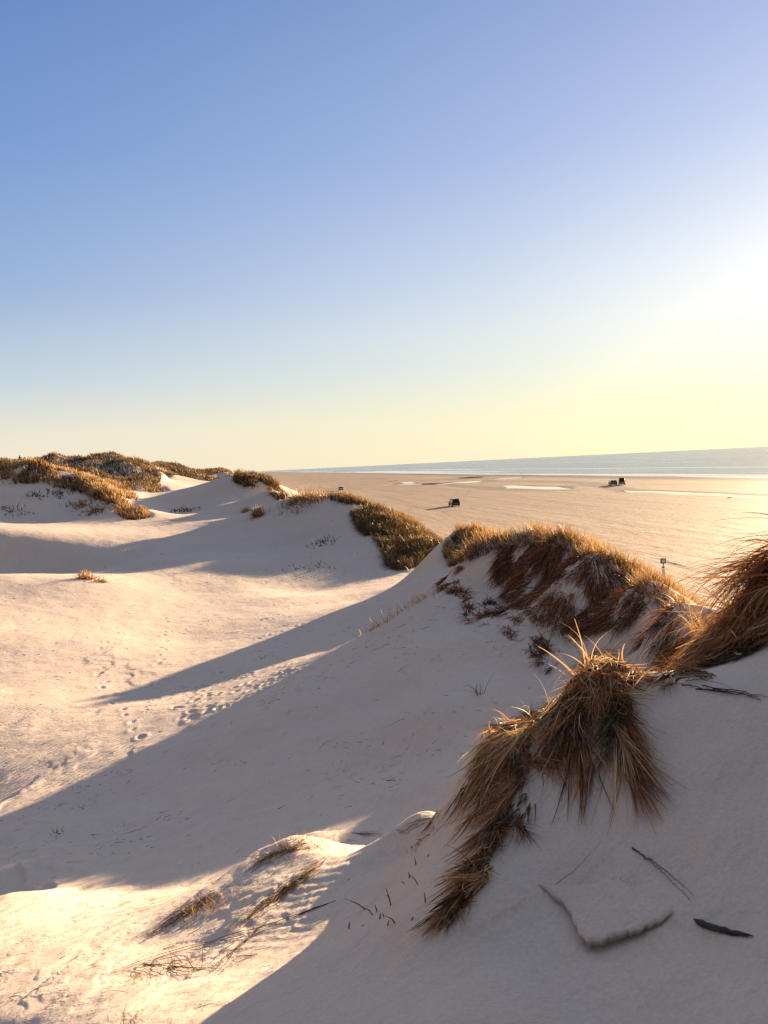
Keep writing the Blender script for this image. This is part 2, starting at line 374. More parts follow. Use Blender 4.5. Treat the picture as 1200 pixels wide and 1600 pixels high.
for zn, amp, sc in (('ridge_top', .16, .9), ('ridge_face', .20, .7), ('ridge_roots', .16, .6), ('third_top', .10, 2.2), ('third_face', .28, 1.8), ('fourth', .5, 3.0), ('left_dune', 1.0, 4.5), ('far_hills', 2.6, 9.0)):
    m = ZONES[zn]
    hum[m] += amp * fbm(X[m] / sc, Y[m] / sc, 3, 71)
def blur(a, k):
    g = a.reshape(nr, nt)
    for _ in range(k):
        g = (np.roll(g, 1, 1) + 2 * g + np.roll(g, -1, 1)) / 4
        g[1:-1] = (g[:-2] + 2 * g[1:-1] + g[2:]) / 4
    return g.ravel()
GZ = GZ + blur(hum, 4)
# a low drift with a sharp lip on the beach beside the marker post
DRIFT = [on_plane(1047, 879)[:2], on_plane(1062, 881)[:2], on_plane(1078, 888)[:2], on_plane(1100, 894)[:2]]
dd, dt_ = seg_dist(X, Y, [(*p, 0) for p in DRIFT])
dn = DRIFT[-1] - DRIFT[0]; dn = np.array([dn[1], -dn[0]]) / np.hypot(*dn)
side = (X - DRIFT[0][0]) * dn[0] + (Y - DRIFT[0][1]) * dn[1]
GZ = GZ + 0.08 * np.exp(-(dd / np.where(side * np.sign(dn[1]) > 0, 2.4, 0.35)) ** 2) * (1 - sstep(0.8, 3.0, dt_) * .7)
GG = GZ.reshape(nr, nt)
def grid_z(x, y):
    """height of the finished ground sheet"""
    x = np.asarray(x, float); y = np.asarray(y, float)
    t = np.interp(np.arctan2(x, y), TH, np.arange(nt)); r = np.interp(np.log(np.maximum(np.hypot(x, y), .26)), LR, np.arange(nr))
    i = np.clip(r.astype(int), 0, nr - 2); j = np.clip(t.astype(int), 0, nt - 2); a, b = r - i, t - j
    return (GG[i, j] * (1 - b) + GG[i, j + 1] * b) * (1 - a) + (GG[i + 1, j] * (1 - b) + GG[i + 1, j + 1] * b) * a
def hit(u, v, rmin=1.6, rmax=600):
    th, e = ray(u, v); rr = np.exp(np.arange(math.log(rmin), math.log(rmax), 0.002))
    z = grid_z(rr * math.sin(th), rr * math.cos(th)); h = np.nonzero(z > CAM_Z + e * rr)[0]
    if len(h) == 0: return None
    r = rr[h[0]]; return np.array([r * math.sin(th), r * math.cos(th), z[h[0]]])
def rmerge(path, k=30):
    return [tuple(h[:2]) for h in (hit(np.interp(q, np.arange(len(path)), [p[0] for p in path]), np.interp(q, np.arange(len(path)), [p[1] for p in path])) for q in np.linspace(0, len(path) - 1, k)) if h is not None]
NEARM = (RAD < 12) & FRONT; xn, yn = X[NEARM], Y[NEARM]
def ridge(path, hgt, wl_, wr_, ends=.18):
    """a low crest laid along a path; wl_ / wr_ its widths to either side"""
    P = rmerge(path); d, t = seg_dist(xn, yn, P); k = np.clip(t.astype(int), 0, len(P) - 2); P = np.array(P)
    dx, dy = P[k + 1, 0] - P[k, 0], P[k + 1, 1] - P[k, 1]; sd = dx * (yn - P[k, 1]) - dy * (xn - P[k, 0])
    w = np.where(sd > 0, wl_, wr_); tn = t / (len(P) - 1)
    d = d * (1 + .25 * fbm(xn * 2, yn * 2, 2, 97))
    GZ[NEARM] += hgt * np.exp(-(d / w) ** 1.6) * sstep(0, ends, tn) * (1 - sstep(1 - ends, 1, tn)) * (1 + .2 * noise(xn * 2.5, yn * 2.5, 98))
ridge([(580, 1304), (530, 1309), (470, 1322), (400, 1352), (335, 1402), (275, 1450), (225, 1480)], .11, .50, .15, .3)
ridge([(600, 1312), (512, 1340), (470, 1372), (420, 1408), (372, 1450), (330, 1480)], .06, .12, .30, .3)
# wind ripples cut into the sunlit side of the spur, and old scuffs and ledges on the slopes
rp = rmerge([(560, 1340), (520, 1370), (490, 1410), (450, 1440)]); d_, t_ = seg_dist(xn, yn, rp)
ph = (xn * 0.55 + yn * .84) * 2 * math.pi / .105 + 3.5 * noise(xn * 2.2, yn * 2.2, 99)
GZ[NEARM] += .0026 * np.sin(ph + .5 * np.sin(ph)) * np.exp(-(d_ / .45) ** 2)
for amp, sc, r0, r1, sd in ((.065, 1.7, 6.0, 17, 101), (.035, 3.6, 14, 60, 102), (.010, .7, 2.2, 9, 104)):
    m = (RAD > r0) & (RAD < r1) & FRONT & (dune_attr > .5); q = fbm(X[m] / sc, Y[m] / (sc * 1.9), 4, sd, .55)
    led = sstep(.02, .07, q) * .6 + sstep(.22, .30, q) * .5
    pw = sstep(-.15, .25, fbm(X[m] / (sc * 4), Y[m] / (sc * 4), 2, sd + 7)) * sstep(r0, r0 * 1.3, RAD[m]) * (1 - sstep(r1 * .75, r1, RAD[m]))
    GZ[m] += amp * pw * (led - .4)
GG = GZ.reshape(nr, nt)
# crusted slab: its rows are taken from the ground before the step below its edge is cut
edge_px = [(846, 1384), (862, 1398), (880, 1412), (893, 1432), (903, 1455), (915, 1470), (940, 1472), (955, 1465), (985, 1457), (1010, 1448), (1030, 1440), (1052, 1426)]
E = np.array([hit(u, v) for u, v in edge_px]); SN = 110
ts = np.linspace(0, len(E) - 1, SN); EE = np.stack([np.interp(ts, np.arange(len(E)), E[:, k]) for k in range(3)], 1)
C0 = hit(965, 1368); E0 = EE.copy(); rd = EE[:, :2] - C0[:2]; rd /= np.linalg.norm(rd, axis=1, keepdims=True); EE[:, :2] += rd * (fbm(ts * 2.2, ts * 0 + .3, 4, 91, .6) * .014)[:, None]; SROWS = 10; vs_ = []
for k in range(SROWS):
    f = k / (SROWS - 1) * .8; q = (EE if k == 0 else E0) * (1 - f) + C0 * f; q[:, 2] = grid_z(q[:, 0], q[:, 1]) + .004 - .007 * sstep(.2, .8, np.array(f)) + (.003 * fbm(q[:, 0] * 9, q[:, 1] * 9, 2, 96) if k else 0); vs_.append(q)
lip = vs_[0].copy(); lip[:, 2] -= .007 + .004 * noise(ts * 2.3, ts * 0, 96); inn = EE * .86 + C0 * .14; inn[:, 2] = grid_z(inn[:, 0], inn[:, 1]) - .06
SLAB_V = np.concatenate([inn, lip] + vs_); i = np.arange(SN - 1)
SLAB_Q = np.concatenate([np.stack([k * SN + i, k * SN + i + 1, (k + 1) * SN + i + 1, (k + 1) * SN + i], -1) for k in range(SROWS + 1)])
m = NEARM & (RAD < 4) & (X > -.2); xm, ym = X[m], Y[m]; d, t = seg_dist(xm, ym, [tuple(p[:2]) for p in EE]); k = np.clip(t.astype(int), 0, SN - 2)
sd = np.where(in_poly([tuple(p[:2]) for p in EE] + [tuple(C0[:2])], xm, ym), 1.0, -1.0); en = np.sin(np.clip(t / (SN - 1), 0, 1) * math.pi) ** .6
GZ[m] -= .036 * en * np.where(sd < 0, np.exp(-(d / .34) ** 2), 1 - sstep(.02, .05, d))
GG = GZ.reshape(nr, nt)
def grid_normal(x, y):
    h = 0.02 * np.maximum(np.hypot(x, y), 1.5) * .5
    gx = (grid_z(x + h, y) - grid_z(x - h, y)) / (2 * h); gy = (grid_z(x, y + h) - grid_z(x, y - h)) / (2 * h)
    q = np.sqrt(gx * gx + gy * gy + 1); return -gx / q, -gy / q, 1 / q

def build_sand():
    m, n, l, b = mat('sand')
    geo = n.new('ShaderNodeNewGeometry'); pos = geo.outputs['Position']
    aw = n.new('ShaderNodeAttribute'); aw.attribute_name = 'wet'
    ad = n.new('ShaderNodeAttribute'); ad.attribute_name = 'dune'
    big = noise_node(n, l, pos, 0.35, 4); fine = noise_node(n, l, pos, 60, 3, .7); mid = noise_node(n, l, pos, 4, 4, .6)
    c = ramp(n, l, big, [(.3, (.51, .395, .312)), (.7, (.58, .455, .362))])
    c = mixc(n, l, 0.35, c, ramp(n, l, mid, [(.3, (.44, .345, .277)), (.7, (.60, .478, .382))]))
    c = mixc(n, l, 0.3, c, ramp(n, l, fine, [(.3, (.36, .29, .235)), (.7, (.66, .55, .45))]))
    # beach sand: streaks along the shore
    mp = n.new('ShaderNodeMapping'); l.new(pos, mp.inputs['Vector']); mp.vector_type = 'TEXTURE'; mp.inputs['Rotation'].default_value = (0, 0, math.atan(.175)); mp.inputs['Scale'].default_value = (1 / .9, 1 / .035, 1)
    st1 = noise_node(n, l, mp.outputs[0], 0.5, 5, .65)
    mp3 = n.new('ShaderNodeMapping'); l.new(pos, mp3.inputs['Vector']); mp3.vector_type = 'TEXTURE'; mp3.inputs['Rotation'].default_value = (0, 0, math.atan(.24)); mp3.inputs['Scale'].default_value = (1, 18, 1)
    st3 = noise_node(n, l, mp3.outputs[0], 2.2, 5, .75)
    st1 = mathn(n, l, 'ADD', mathn(n, l, 'MULTIPLY', st1, .5), mathn(n, l, 'MULTIPLY', mathn(n, l, 'ADD', st3, noise_node(n, l, pos, .8, 5, .75)), .25))
    bc = ramp(n, l, st1, [(.36, (.17, .115, .075)), (.46, (.34, .23, .135)), (.52, (.42, .29, .175)), (.64, (.55, .41, .275))])
    tmp_ = n.new('ShaderNodeMapping'); tmp_.vector_type = 'TEXTURE'; tmp_.inputs['Rotation'].default_value = (0, 0, math.atan(.20)); tmp_.inputs['Scale'].default_value = (1, 3.2, 1); l.new(pos, tmp_.inputs['Vector'])
    trk = None
    for sc_, wd_ in ((.045, .0050), (.07, .0060), (.11, .0070), (.03, .0035)):
        q_ = mathn(n, l, 'ABSOLUTE', mathn(n, l, 'SUBTRACT', noise_node(n, l, tmp_.outputs[0], sc_, 1, .3), .5 + sc_ * .2))
        q_ = ramp(n, l, mathn(n, l, 'DIVIDE', q_, wd_, True), [(.35, (1, 1, 1)), (1, (0, 0, 0))])
        trk = q_ if trk is None else mathn(n, l, 'MAXIMUM', trk, q_)
    trk = mathn(n, l, 'MULTIPLY', trk, noise_node(n, l, pos, .05, 2))
    bc = mixc(n, l, trk, bc, (.20, .14, .09))  # shade in the tyre ruts, put into the colour as dark lines
    c = mixc(n, l, ad.outputs['Fac'], bc, c)
    c = mixc(n, l, aw.outputs['Fac'], c, (.125, .078, .046))
    l.new(c, b.inputs['Base Color'])
    l.new(mathn(n, l, 'SUBTRACT', 0.95, mathn(n, l, 'MULTIPLY', aw.outputs['Fac'], .45)), b.inputs['Roughness'])
    b.inputs['Specular IOR Level'].default_value = 0.25
    # wind ripples and grain
    wmp = n.new('ShaderNodeMapping'); l.new(pos, wmp.inputs['Vector']); wmp.inputs['Rotation'].default_value = (0, 0, R(24))
    wv = n.new('ShaderNodeTexWave'); wv.inputs['Scale'].default_value = 2.2; wv.inputs['Distortion'].default_value = 5; wv.inputs['Detail'].default_value = 2; wv.inputs['Detail Scale'].default_value = 0.7
    l.new(wmp.outputs[0], wv.inputs['Vector'])
    patch = ramp(n, l, noise_node(n, l, pos, 0.22, 2), [(.40, (0, 0, 0)), (.58, (1, 1, 1))])
    rip = mathn(n, l, 'MULTIPLY', mathn(n, l, 'MULTIPLY', wv.outputs['Fac'], patch), ad.outputs['Fac'])
    smp = n.new('ShaderNodeMapping'); l.new(pos, smp.inputs['Vector']); smp.vector_type = 'TEXTURE'; smp.inputs['Rotation'].default_value = (0, 0, R(-42)); smp.inputs['Scale'].default_value = (1, 6, 2)
    streak = noise_node(n, l, smp.outputs[0], 5.0, 4, .6)
    crust = ramp(n, l, noise_node(n, l, pos, 1.1, 6, .62), [(.46, (0, 0, 0)), (.50, (.5, .5, .5)), (.53, (.55, .55, .55)), (.60, (1, 1, 1))])
    bst = noise_node(n, l, mp.outputs[0], 3.0, 5, .7)
    dune_h = mathn(n, l, 'ADD', mathn(n, l, 'MULTIPLY', rip, .007), mathn(n, l, 'MULTIPLY', mid, .011))
    dune_h = mathn(n, l, 'ADD', dune_h, mathn(n, l, 'MULTIPLY', streak, .032))
    dune_h = mathn(n, l, 'ADD', dune_h, mathn(n, l, 'MULTIPLY', crust, .009))
    dune_h = mathn(n, l, 'MULTIPLY', dune_h, ad.outputs['Fac'])
    beach_h = mathn(n, l, 'MULTIPLY', mathn(n, l, 'ADD', mathn(n, l, 'MULTIPLY', bst, .10), mathn(n, l, 'MULTIPLY', noise_node(n, l, pos, .9, 4, .6), .10)), mathn(n, l, 'SUBTRACT', 1.0, ad.outputs['Fac']))
    h = mathn(n, l, 'ADD', mathn(n, l, 'ADD', dune_h, beach_h), mathn(n, l, 'MULTIPLY', fine, .0022))
    bp = n.new('ShaderNodeBump'); bp.inputs['Strength'].default_value = 1.0; bp.inputs['Distance'].default_value = 1.0
    l.new(h, bp.inputs['Height']); l.new(bp.outputs[0], b.inputs['Normal'])
    return m
SAND = build_sand()
ground = mesh_np('sand_ground', np.c_[X, Y, GZ], F, SAND, attrs={'wet': wet, 'dune': dune_attr})
tag(ground, 'pale sand of the dunes and the wide beach', 'sand', kind='structure')

# ------------------------------------------------------------------ sea and tide pools
def build_water(name, deep, rough, amp, foam):
    m, n, l, b = mat(name)
    geo = n.new('ShaderNodeNewGeometry'); pos = geo.outputs['Position']
    mp = n.new('ShaderNodeMapping'); l.new(pos, mp.inputs['Vector']); mp.vector_type = 'TEXTURE'; mp.inputs['Rotation'].default_value = (0, 0, math.atan(.175)); mp.inputs['Scale'].default_value = (1, 1 / .12, 1)
    b.inputs['Roughness'].default_value = rough; b.inputs['IOR'].default_value = 1.33
    w1 = noise_node(n, l, mp.outputs[0], .10, 4, .6); w2 = noise_node(n, l, mp.outputs[0], .7, 3, .6)
    h = mathn(n, l, 'ADD', mathn(n, l, 'MULTIPLY', w1, amp), mathn(n, l, 'MULTIPLY', w2, amp * .22))
    bp = n.new('ShaderNodeBump'); bp.inputs['Distance'].default_value = 1; l.new(h, bp.inputs['Height']); l.new(bp.outputs[0], b.inputs['Normal'])
    c = ramp(n, l, w1, [(.35, deep), (.65, tuple(q * 1.35 for q in deep))])
    if foam:
        sx = n.new('ShaderNodeSeparateXYZ'); l.new(pos, sx.inputs[0])
        off = mathn(n, l, 'SUBTRACT', mathn(n, l, 'ADD', sx.outputs['X'], mathn(n, l, 'MULTIPLY', sx.outputs['Y'], .175)), 108 + .175 * 218)   # metres out from the shore
        mp2 = n.new('ShaderNodeMapping'); l.new(mp.outputs[0], mp2.inputs['Vector']); mp2.inputs['Scale'].default_value = (.9, .22, 1)
        f1 = noise_node(n, l, mp2.outputs[0], .06, 5, .62)
        edge = ramp(n, l, mathn(n, l, 'DIVIDE', off, 160, True), [(0, (.20, .20, .20)), (.12, (.12, .12, .12)), (.45, (.02, .02, .02)), (1, (0, 0, 0))])
        fm = ramp(n, l, mathn(n, l, 'ADD', f1, edge), [(.56, (0, 0, 0)), (.64, (1, 1, 1))])
        c = mixc(n, l, mathn(n, l, 'MULTIPLY', fm, .85), c, (.72, .70, .66))
    l.new(c, b.inputs['Base Color'])
    return m
SEA = build_water('sea_water', (.11, .14, .15), .22, 2.6, True)
POOL = build_water('pool_water', (.34, .34, .36), .08, .03, False)  # whitish base colour paints in the bright sky reflection
ys = np.r_[np.linspace(-3000, 0, 8), np.geomspace(40, 42000, 60)]
sv_, sf_ = [], []
for k, yy in enumerate(ys):
    x0 = coast_x(yy) - 14
    for q in (0, 30, 80, 200, 600, 2500, 40000): sv_.append((x0 + q, yy, -.10))
for k in range(len(ys) - 1):
    for q in range(6): sf_.append((k * 7 + q, k * 7 + q + 1, k * 7 + q + 8, k * 7 + q + 7))
sea = mesh_np('sea', np.array(sv_), np.array(sf_), SEA, smooth=False)
tag(sea, 'calm grey green sea along the far side of the beach', 'sea', kind='structure')
for pl in POOLS:
    vs, fs = [], []
    P = np.array(pl)
    for k in range(len(P)):
        a = P[max(k - 1, 0)]; b = P[min(k + 1, len(P) - 1)]; d = (b - a)[:2]; d = d / np.hypot(*d); nn = np.array([-d[1], d[0]])
        c = P[k][:2] + (d * -2 if k == 0 else d * 2 if k == len(P) - 1 else 0)
        w = P[k][2] * 2.2 + 1.5
        vs += [(*(c + nn * w), -.085), (*(c - nn * w), -.085)]
        if k: fs.append((2 * k - 2, 2 * k - 1, 2 * k + 1, 2 * k))
    tag(mesh_np('tide_pool', np.array(vs), np.array(fs), POOL, smooth=False), 'shallow pool of bright water left on the beach', 'pool', kind='structure')

# ------------------------------------------------------------------ dry grass
def build_grass(name, stops, trans=.35):
    m, n, l, b = mat(name)
    at = n.new('ShaderNodeAttribute'); at.attribute_name = 'tone'
    c = ramp(n, l, at.outputs['Fac'], stops)
    l.new(c, b.inputs['Base Color']); b.inputs['Roughness'].default_value = .55; b.inputs['Specular IOR Level'].default_value = .3
    tr = n.new('ShaderNodeBsdfTranslucent'); l.new(mixc(n, l, 1.0, c, (1.0, .85, .60), 'MULTIPLY'), tr.inputs['Color'])
    mx = n.new('ShaderNodeMixShader'); mx.inputs[0].default_value = trans
    l.new(b.outputs[0], mx.inputs[1]); l.new(tr.outputs[0], mx.inputs[2]); l.new(mx.outputs[0], n['Material Output'].inputs['Surface'])
    return m
GRASS = build_grass('dry_grass', [(0, (.055, .030, .014)), (.3, (.185, .10, .042)), (.6, (.40, .25, .115)), (.85, (.56, .41, .22)), (1, (.66, .53, .33))])
GRASS_RED = build_grass('red_brown_grass', [(0, (.055, .028, .012)), (.3, (.19, .062, .017)), (.6, (.41, .18, .062)), (.85, (.56, .38, .19)), (1, (.68, .54, .33))])
GRASS_DARK = build_grass('dark_grass', [(0, (.05, .032, .016)), (.3, (.11, .075, .034)), (.6, (.26, .165, .07)), (1, (.46, .31, .14))], .3)
TWIG = simple('twig_bark', (.085, .055, .038), .85)
def blades(roots, dirs, L, W, tone, seg=5, droop=1.2, stiff=.8, wob=.25, clamp=None, seed=1):
    """many grass blades: returns verts, quads, tone per vertex"""
    g = np.random.default_rng(seed); n = len(roots)
    d = dirs / np.linalg.norm(dirs, axis=1, keepdims=True)
    p = roots.copy(); pts = [p.copy()]
    side = np.cross(d, g.normal(size=(n, 3))); side /= np.linalg.norm(side, axis=1, keepdims=True) + 1e-9
    L = np.broadcast_to(L, (n,)); dr = np.broadcast_to(droop, (n,)) * g.uniform(.5, 1.5, n)
    curl = g.normal(size=(n, 3)) * wob
    for k in range(seg):
        d = d + (np.array([0, 0, -1.0]) * dr[:, None] + curl + g.normal(size=(n, 3)) * wob * .4) / seg
        d /= np.linalg.norm(d, axis=1, keepdims=True)
        p = p + d * (L / seg)[:, None]
        if clamp is not None:
            z = grid_z(p[:, 0], p[:, 1]) + clamp * (.3 + .7 * (k + 1) / seg)
            low = p[:, 2] < z; p[low, 2] = z[low]; d[low, 2] = np.maximum(d[low, 2], -.25)
        pts.append(p.copy())
    pts = np.stack(pts, 1)                                     # n, seg+1, 3
    wprof = np.linspace(1, .12, seg + 1) ** .8
    off = side[:, None, :] * (np.broadcast_to(W, (n,))[:, None] * .5 * wprof[None, :])[:, :, None]
    V = np.stack([pts - off, pts + off], 2).reshape(-1, 3)     # n, seg+1, 2
    base = (np.arange(n) * (seg + 1) * 2)[:, None] + np.arange(seg)[None, :] * 2
    Q = np.stack([base, base + 1, base + 3, base + 2], -1).reshape(-1, 4)
    T = np.repeat(np.clip(np.broadcast_to(tone, (n,))[:, None] + np.linspace(-.10, .10, seg + 1)[None, :], 0, 1).reshape(-1), 2)
    return V, Q, T
def merge(parts):
    V, Q, T, o = [], [], [], 0
    for v, q, t in parts: V.append(v); Q.append(q + o); T.append(t); o += len(v)
    return np.concatenate(V), np.concatenate(Q), np.concatenate(T)
fa = F[:, ::-1]
def scatter(mask, count, patch=None, seed=3):
    """random points on the ground sheet inside a mask, evenly by area"""
    g = np.random.default_rng(seed)
    f = F[mask[F].all(1)]
    A, B, C_, D = (np.stack([X[f[:, k]], Y[f[:, k]]], 1) for k in range(4))
    ar = np.abs((C_ - A)[:, 0] * (D - B)[:, 1] - (C_ - A)[:, 1] * (D - B)[:, 0])
    i = g.choice(len(f), count, p=ar / ar.sum()); a, b = g.random((count, 1)), g.random((count, 1))
    p = (A[i] * (1 - a) + B[i] * a) * (1 - b) + (D[i] * (1 - a) + C_[i] * a) * b
    if patch is not None: p = p[patch(p[:, 0], p[:, 1], g)]
    return p
def patchy(sc, lo, hi, seed):
    def f(x, y, g): return g.random(len(x)) < sstep(lo, hi, fbm(x / sc, y / sc, 3, seed))
    return f
WIND = np.array([-.55, -.25, 0])
def meadow(zone_name, count, L, patch, mean, lean=.5, down=.0, upw=1.0, droop=1.0, seg=4, wk=.00105, seed=5, spread=.35):
    g = np.random.default_rng(seed)
    p = scatter(ZONES[zone_name], count, patch, seed); x, y = p[:, 0], p[:, 1]; n = len(x)
    nx_, ny_, nz_ = grid_normal(x, y)
    d = np.stack([nx_, ny_, nz_], 1) * .4 + np.array([0, 0, upw]) + WIND * lean + g.normal(size=(n, 3)) * spread
    dn_ = np.stack([nx_, ny_, 0 * nx_], 1); d = d + dn_ * down * 2.2
    r = np.hypot(x, y); z = grid_z(x, y) - .02
    tn = mean + .16 * fbm(x / 1.3, y / 1.3, 2, seed + 9) * 2 + g.normal(size=n) * .13
    return blades(np.stack([x, y, z], 1), d, L * g.uniform(.55, 1.25, n) * (1 + .4 * fbm(x / 2., y / 2., 2, seed + 4)), np.maximum(.006, r * wk) * g.uniform(.7, 1.3, n), tn, seg, droop, wob=.3, seed=seed)
def grass(parts, label, material=None):
    V, Q, T = merge(parts)
    return tag(mesh_np('marram_grass', V, Q, material or GRASS, attrs={'tone': T}), label, 'grass', kind='stuff')
grass([meadow('ridge_top', 20000, .36, patchy(.6, -.16, .12, 5), .58, lean=.35, droop=.7, seed=11, spread=.28),
       meadow('ridge_top', 16000, .24, patchy(.9, -.40, .0, 5), .12, lean=.2, droop=1.4, seed=15)],
      'golden grass along the crest of the broken dune behind the big hanging tussock')
grass([meadow('ridge_face', 44000, .50, patchy(.5, -.24, .10, 6), .19, lean=.05, down=1.2, upw=.1, droop=2.2, seg=5, seed=12),
       meadow('ridge_face', 14000, .50, patchy(.5, -.14, .10, 16), .42, lean=.05, down=1.0, upw=.2, droop=2.2, seg=5, seed=16),
       meadow('ridge_roots', 15000, .30, patchy(.6, -.02, .20, 7), .24, lean=.1, down=1.0, upw=.15, droop=2.0, seed=13)],
      'rust brown grass and roots hanging down the shaded face of the broken dune', GRASS_RED)
grass([meadow('third_top', 24000, .55, patchy(2.4, -.10, .14, 8), .72, lean=.4, droop=.7, seed=21),
       meadow('third_top', 9000, .5, patchy(2.8, -.14, .14, 8), .3, lean=.4, droop=.9, seed=23),
       meadow('third_face', 26000, .65, patchy(2.0, -.30, -.0, 9), .26, lean=.2, down=.5, upw=.6, droop=1.2, seed=22),
       meadow('third_face', 12000, .6, patchy(1.6, -.12, .12, 19), .66, lean=.3, down=.2, upw=.8, droop=1.0, seed=24)],
      'olive and gold grass over the middle dune left of the lone black car', GRASS_DARK)
grass([meadow('fourth', 14000, .7, patchy(3, -.18, .06, 10), .42, seed=31)], 'grass on the small far dune where the sand valley narrows', GRASS_DARK)
grass([meadow('left_dune', 34000, .62, patchy(3.0, -.16, .06, 12), .66, lean=.6, droop=.8, seed=41, wk=.0013),
       meadow('left_dune', 14000, .7, patchy(4.0, -.10, .12, 17), .22, lean=.3, droop=.9, seed=42, wk=.0013)], 'golden sunlit grass over the rounded dune at the left edge')
grass([meadow('far_hills', 150000, .55, patchy(9, -.34, -.06, 14), .34, lean=.3, seed=51, wk=.0011),
       meadow('far_hills', 50000, .6, patchy(14, -.06, .12, 18), .60, lean=.3, seed=52, wk=.0011)], 'dark grass over the farthest high dunes on the skyline', GRASS_DARK)

# ------------------------------------------------------------------ tussocks close by
def px_path(path, k=24, rmax=60):
    """a polyline over the picture laid down on the ground"""
    P = np.array(path, float); t = np.linspace(0, len(P) - 1, k); out = []
    for q in t:
        h = hit(np.interp(q, np.arange(len(P)), P[:, 0]), np.interp(q, np.arange(len(P)), P[:, 1]), rmax=rmax)
        if h is not None: out.append(h)
    return np.array(out)
def stream(path, n, flow, L, lift=.4, tone=.5, width=.006, rad=.05, raise_=.0, thick=.12, droop=1.6, wob=.35, seed=1, seg=9, r_fix=None, spread=.22, lock=22):
    g = np.random.default_rng(seed)
    base = px_path(path) if r_fix is None else np.array([pt(u, v, r_fix) for u, v in path])
    nl = max(2, n // lock); li = g.integers(0, nl, n)
    lt = g.random(nl); lo = g.normal(size=(nl, 2)) * rad; ld = g.normal(size=(nl, 3)) * spread * 1.2; lL = g.uniform(.55, 1.15, nl); ltone = g.normal(size=nl) * .15; lth = g.random(nl) ** 1.5
    t = np.clip(lt[li] + g.normal(size=n) * .02, 0, .999) * (len(base) - 1); i = np.minimum(t.astype(int), len(base) - 2); f = (t - i)[:, None]
    p = base[i] * (1 - f) + base[i + 1] * f
    p[:, :2] += lo[li] + g.normal(size=(n, 2)) * rad * .3
    if r_fix is None: p[:, 2] = grid_z(p[:, 0], p[:, 1]) + lth[li] * raise_ + g.random(n) * raise_ * .4 - .01
    else: p[:, 2] += g.normal(size=n) * rad * .5
    c = base.mean(0); r = np.hypot(c[0], c[1]); u, v = project(c[0], c[1], c[2])
    fd = pt(u + flow[0], v + flow[1], r * .97) - c; fd /= np.linalg.norm(fd)
    stray = (g.random(n) < .16)[:, None]
    d = fd[None, :] + np.array([0, 0, lift]) + ld[li] + g.normal(size=(n, 3)) * np.where(stray, spread * 2.0, spread * .45)
    tn = tone + ltone[li] + g.normal(size=n) * .17 + np.where(stray[:, 0], .18, 0) + np.where(g.random(n) < .12, .3, 0)
    w = width * np.exp(g.normal(size=n) * .5)
    return blades(p, d, L * lL[li] * g.uniform(.6, 1.15, n), w, tn, seg, droop, wob=wob, clamp=(lth[li] * .7 + g.random(n) * .3) * thick + .006, seed=seed)
def tussock(label, thatch, mass, stalks, cat='grass tussock'):
    v0 = merge(thatch)[0]; base = v0.mean(0); base[2] = v0[:, 2].min()
    e = bpy.data.objects.new('grass_tussock', None); COL.objects.link(e); e.location = base; tag(e, label, cat)
    for nm, parts, mt in (('dead_thatch', thatch, GRASS_DARK), ('blades', mass, GRASS_RED)):
        V, Q, T = merge(parts); mesh_np(nm, V - base, Q, mt, e, attrs={'tone': T})
    for q in stalks:
        V, Q, T = q; mesh_np('flower_stalk', V - base, Q, GRASS_RED, e, attrs={'tone': T})
    return e
def stalk(u, v, du, dv, L, seed, droop=.5, tone=.8):
    return stream([(u, v), (u + 1, v + 1)], 2, (du, dv), L, lift=.2, tone=tone, width=.006, rad=.01, droop=droop, wob=.2, seed=seed, seg=10, spread=.06)
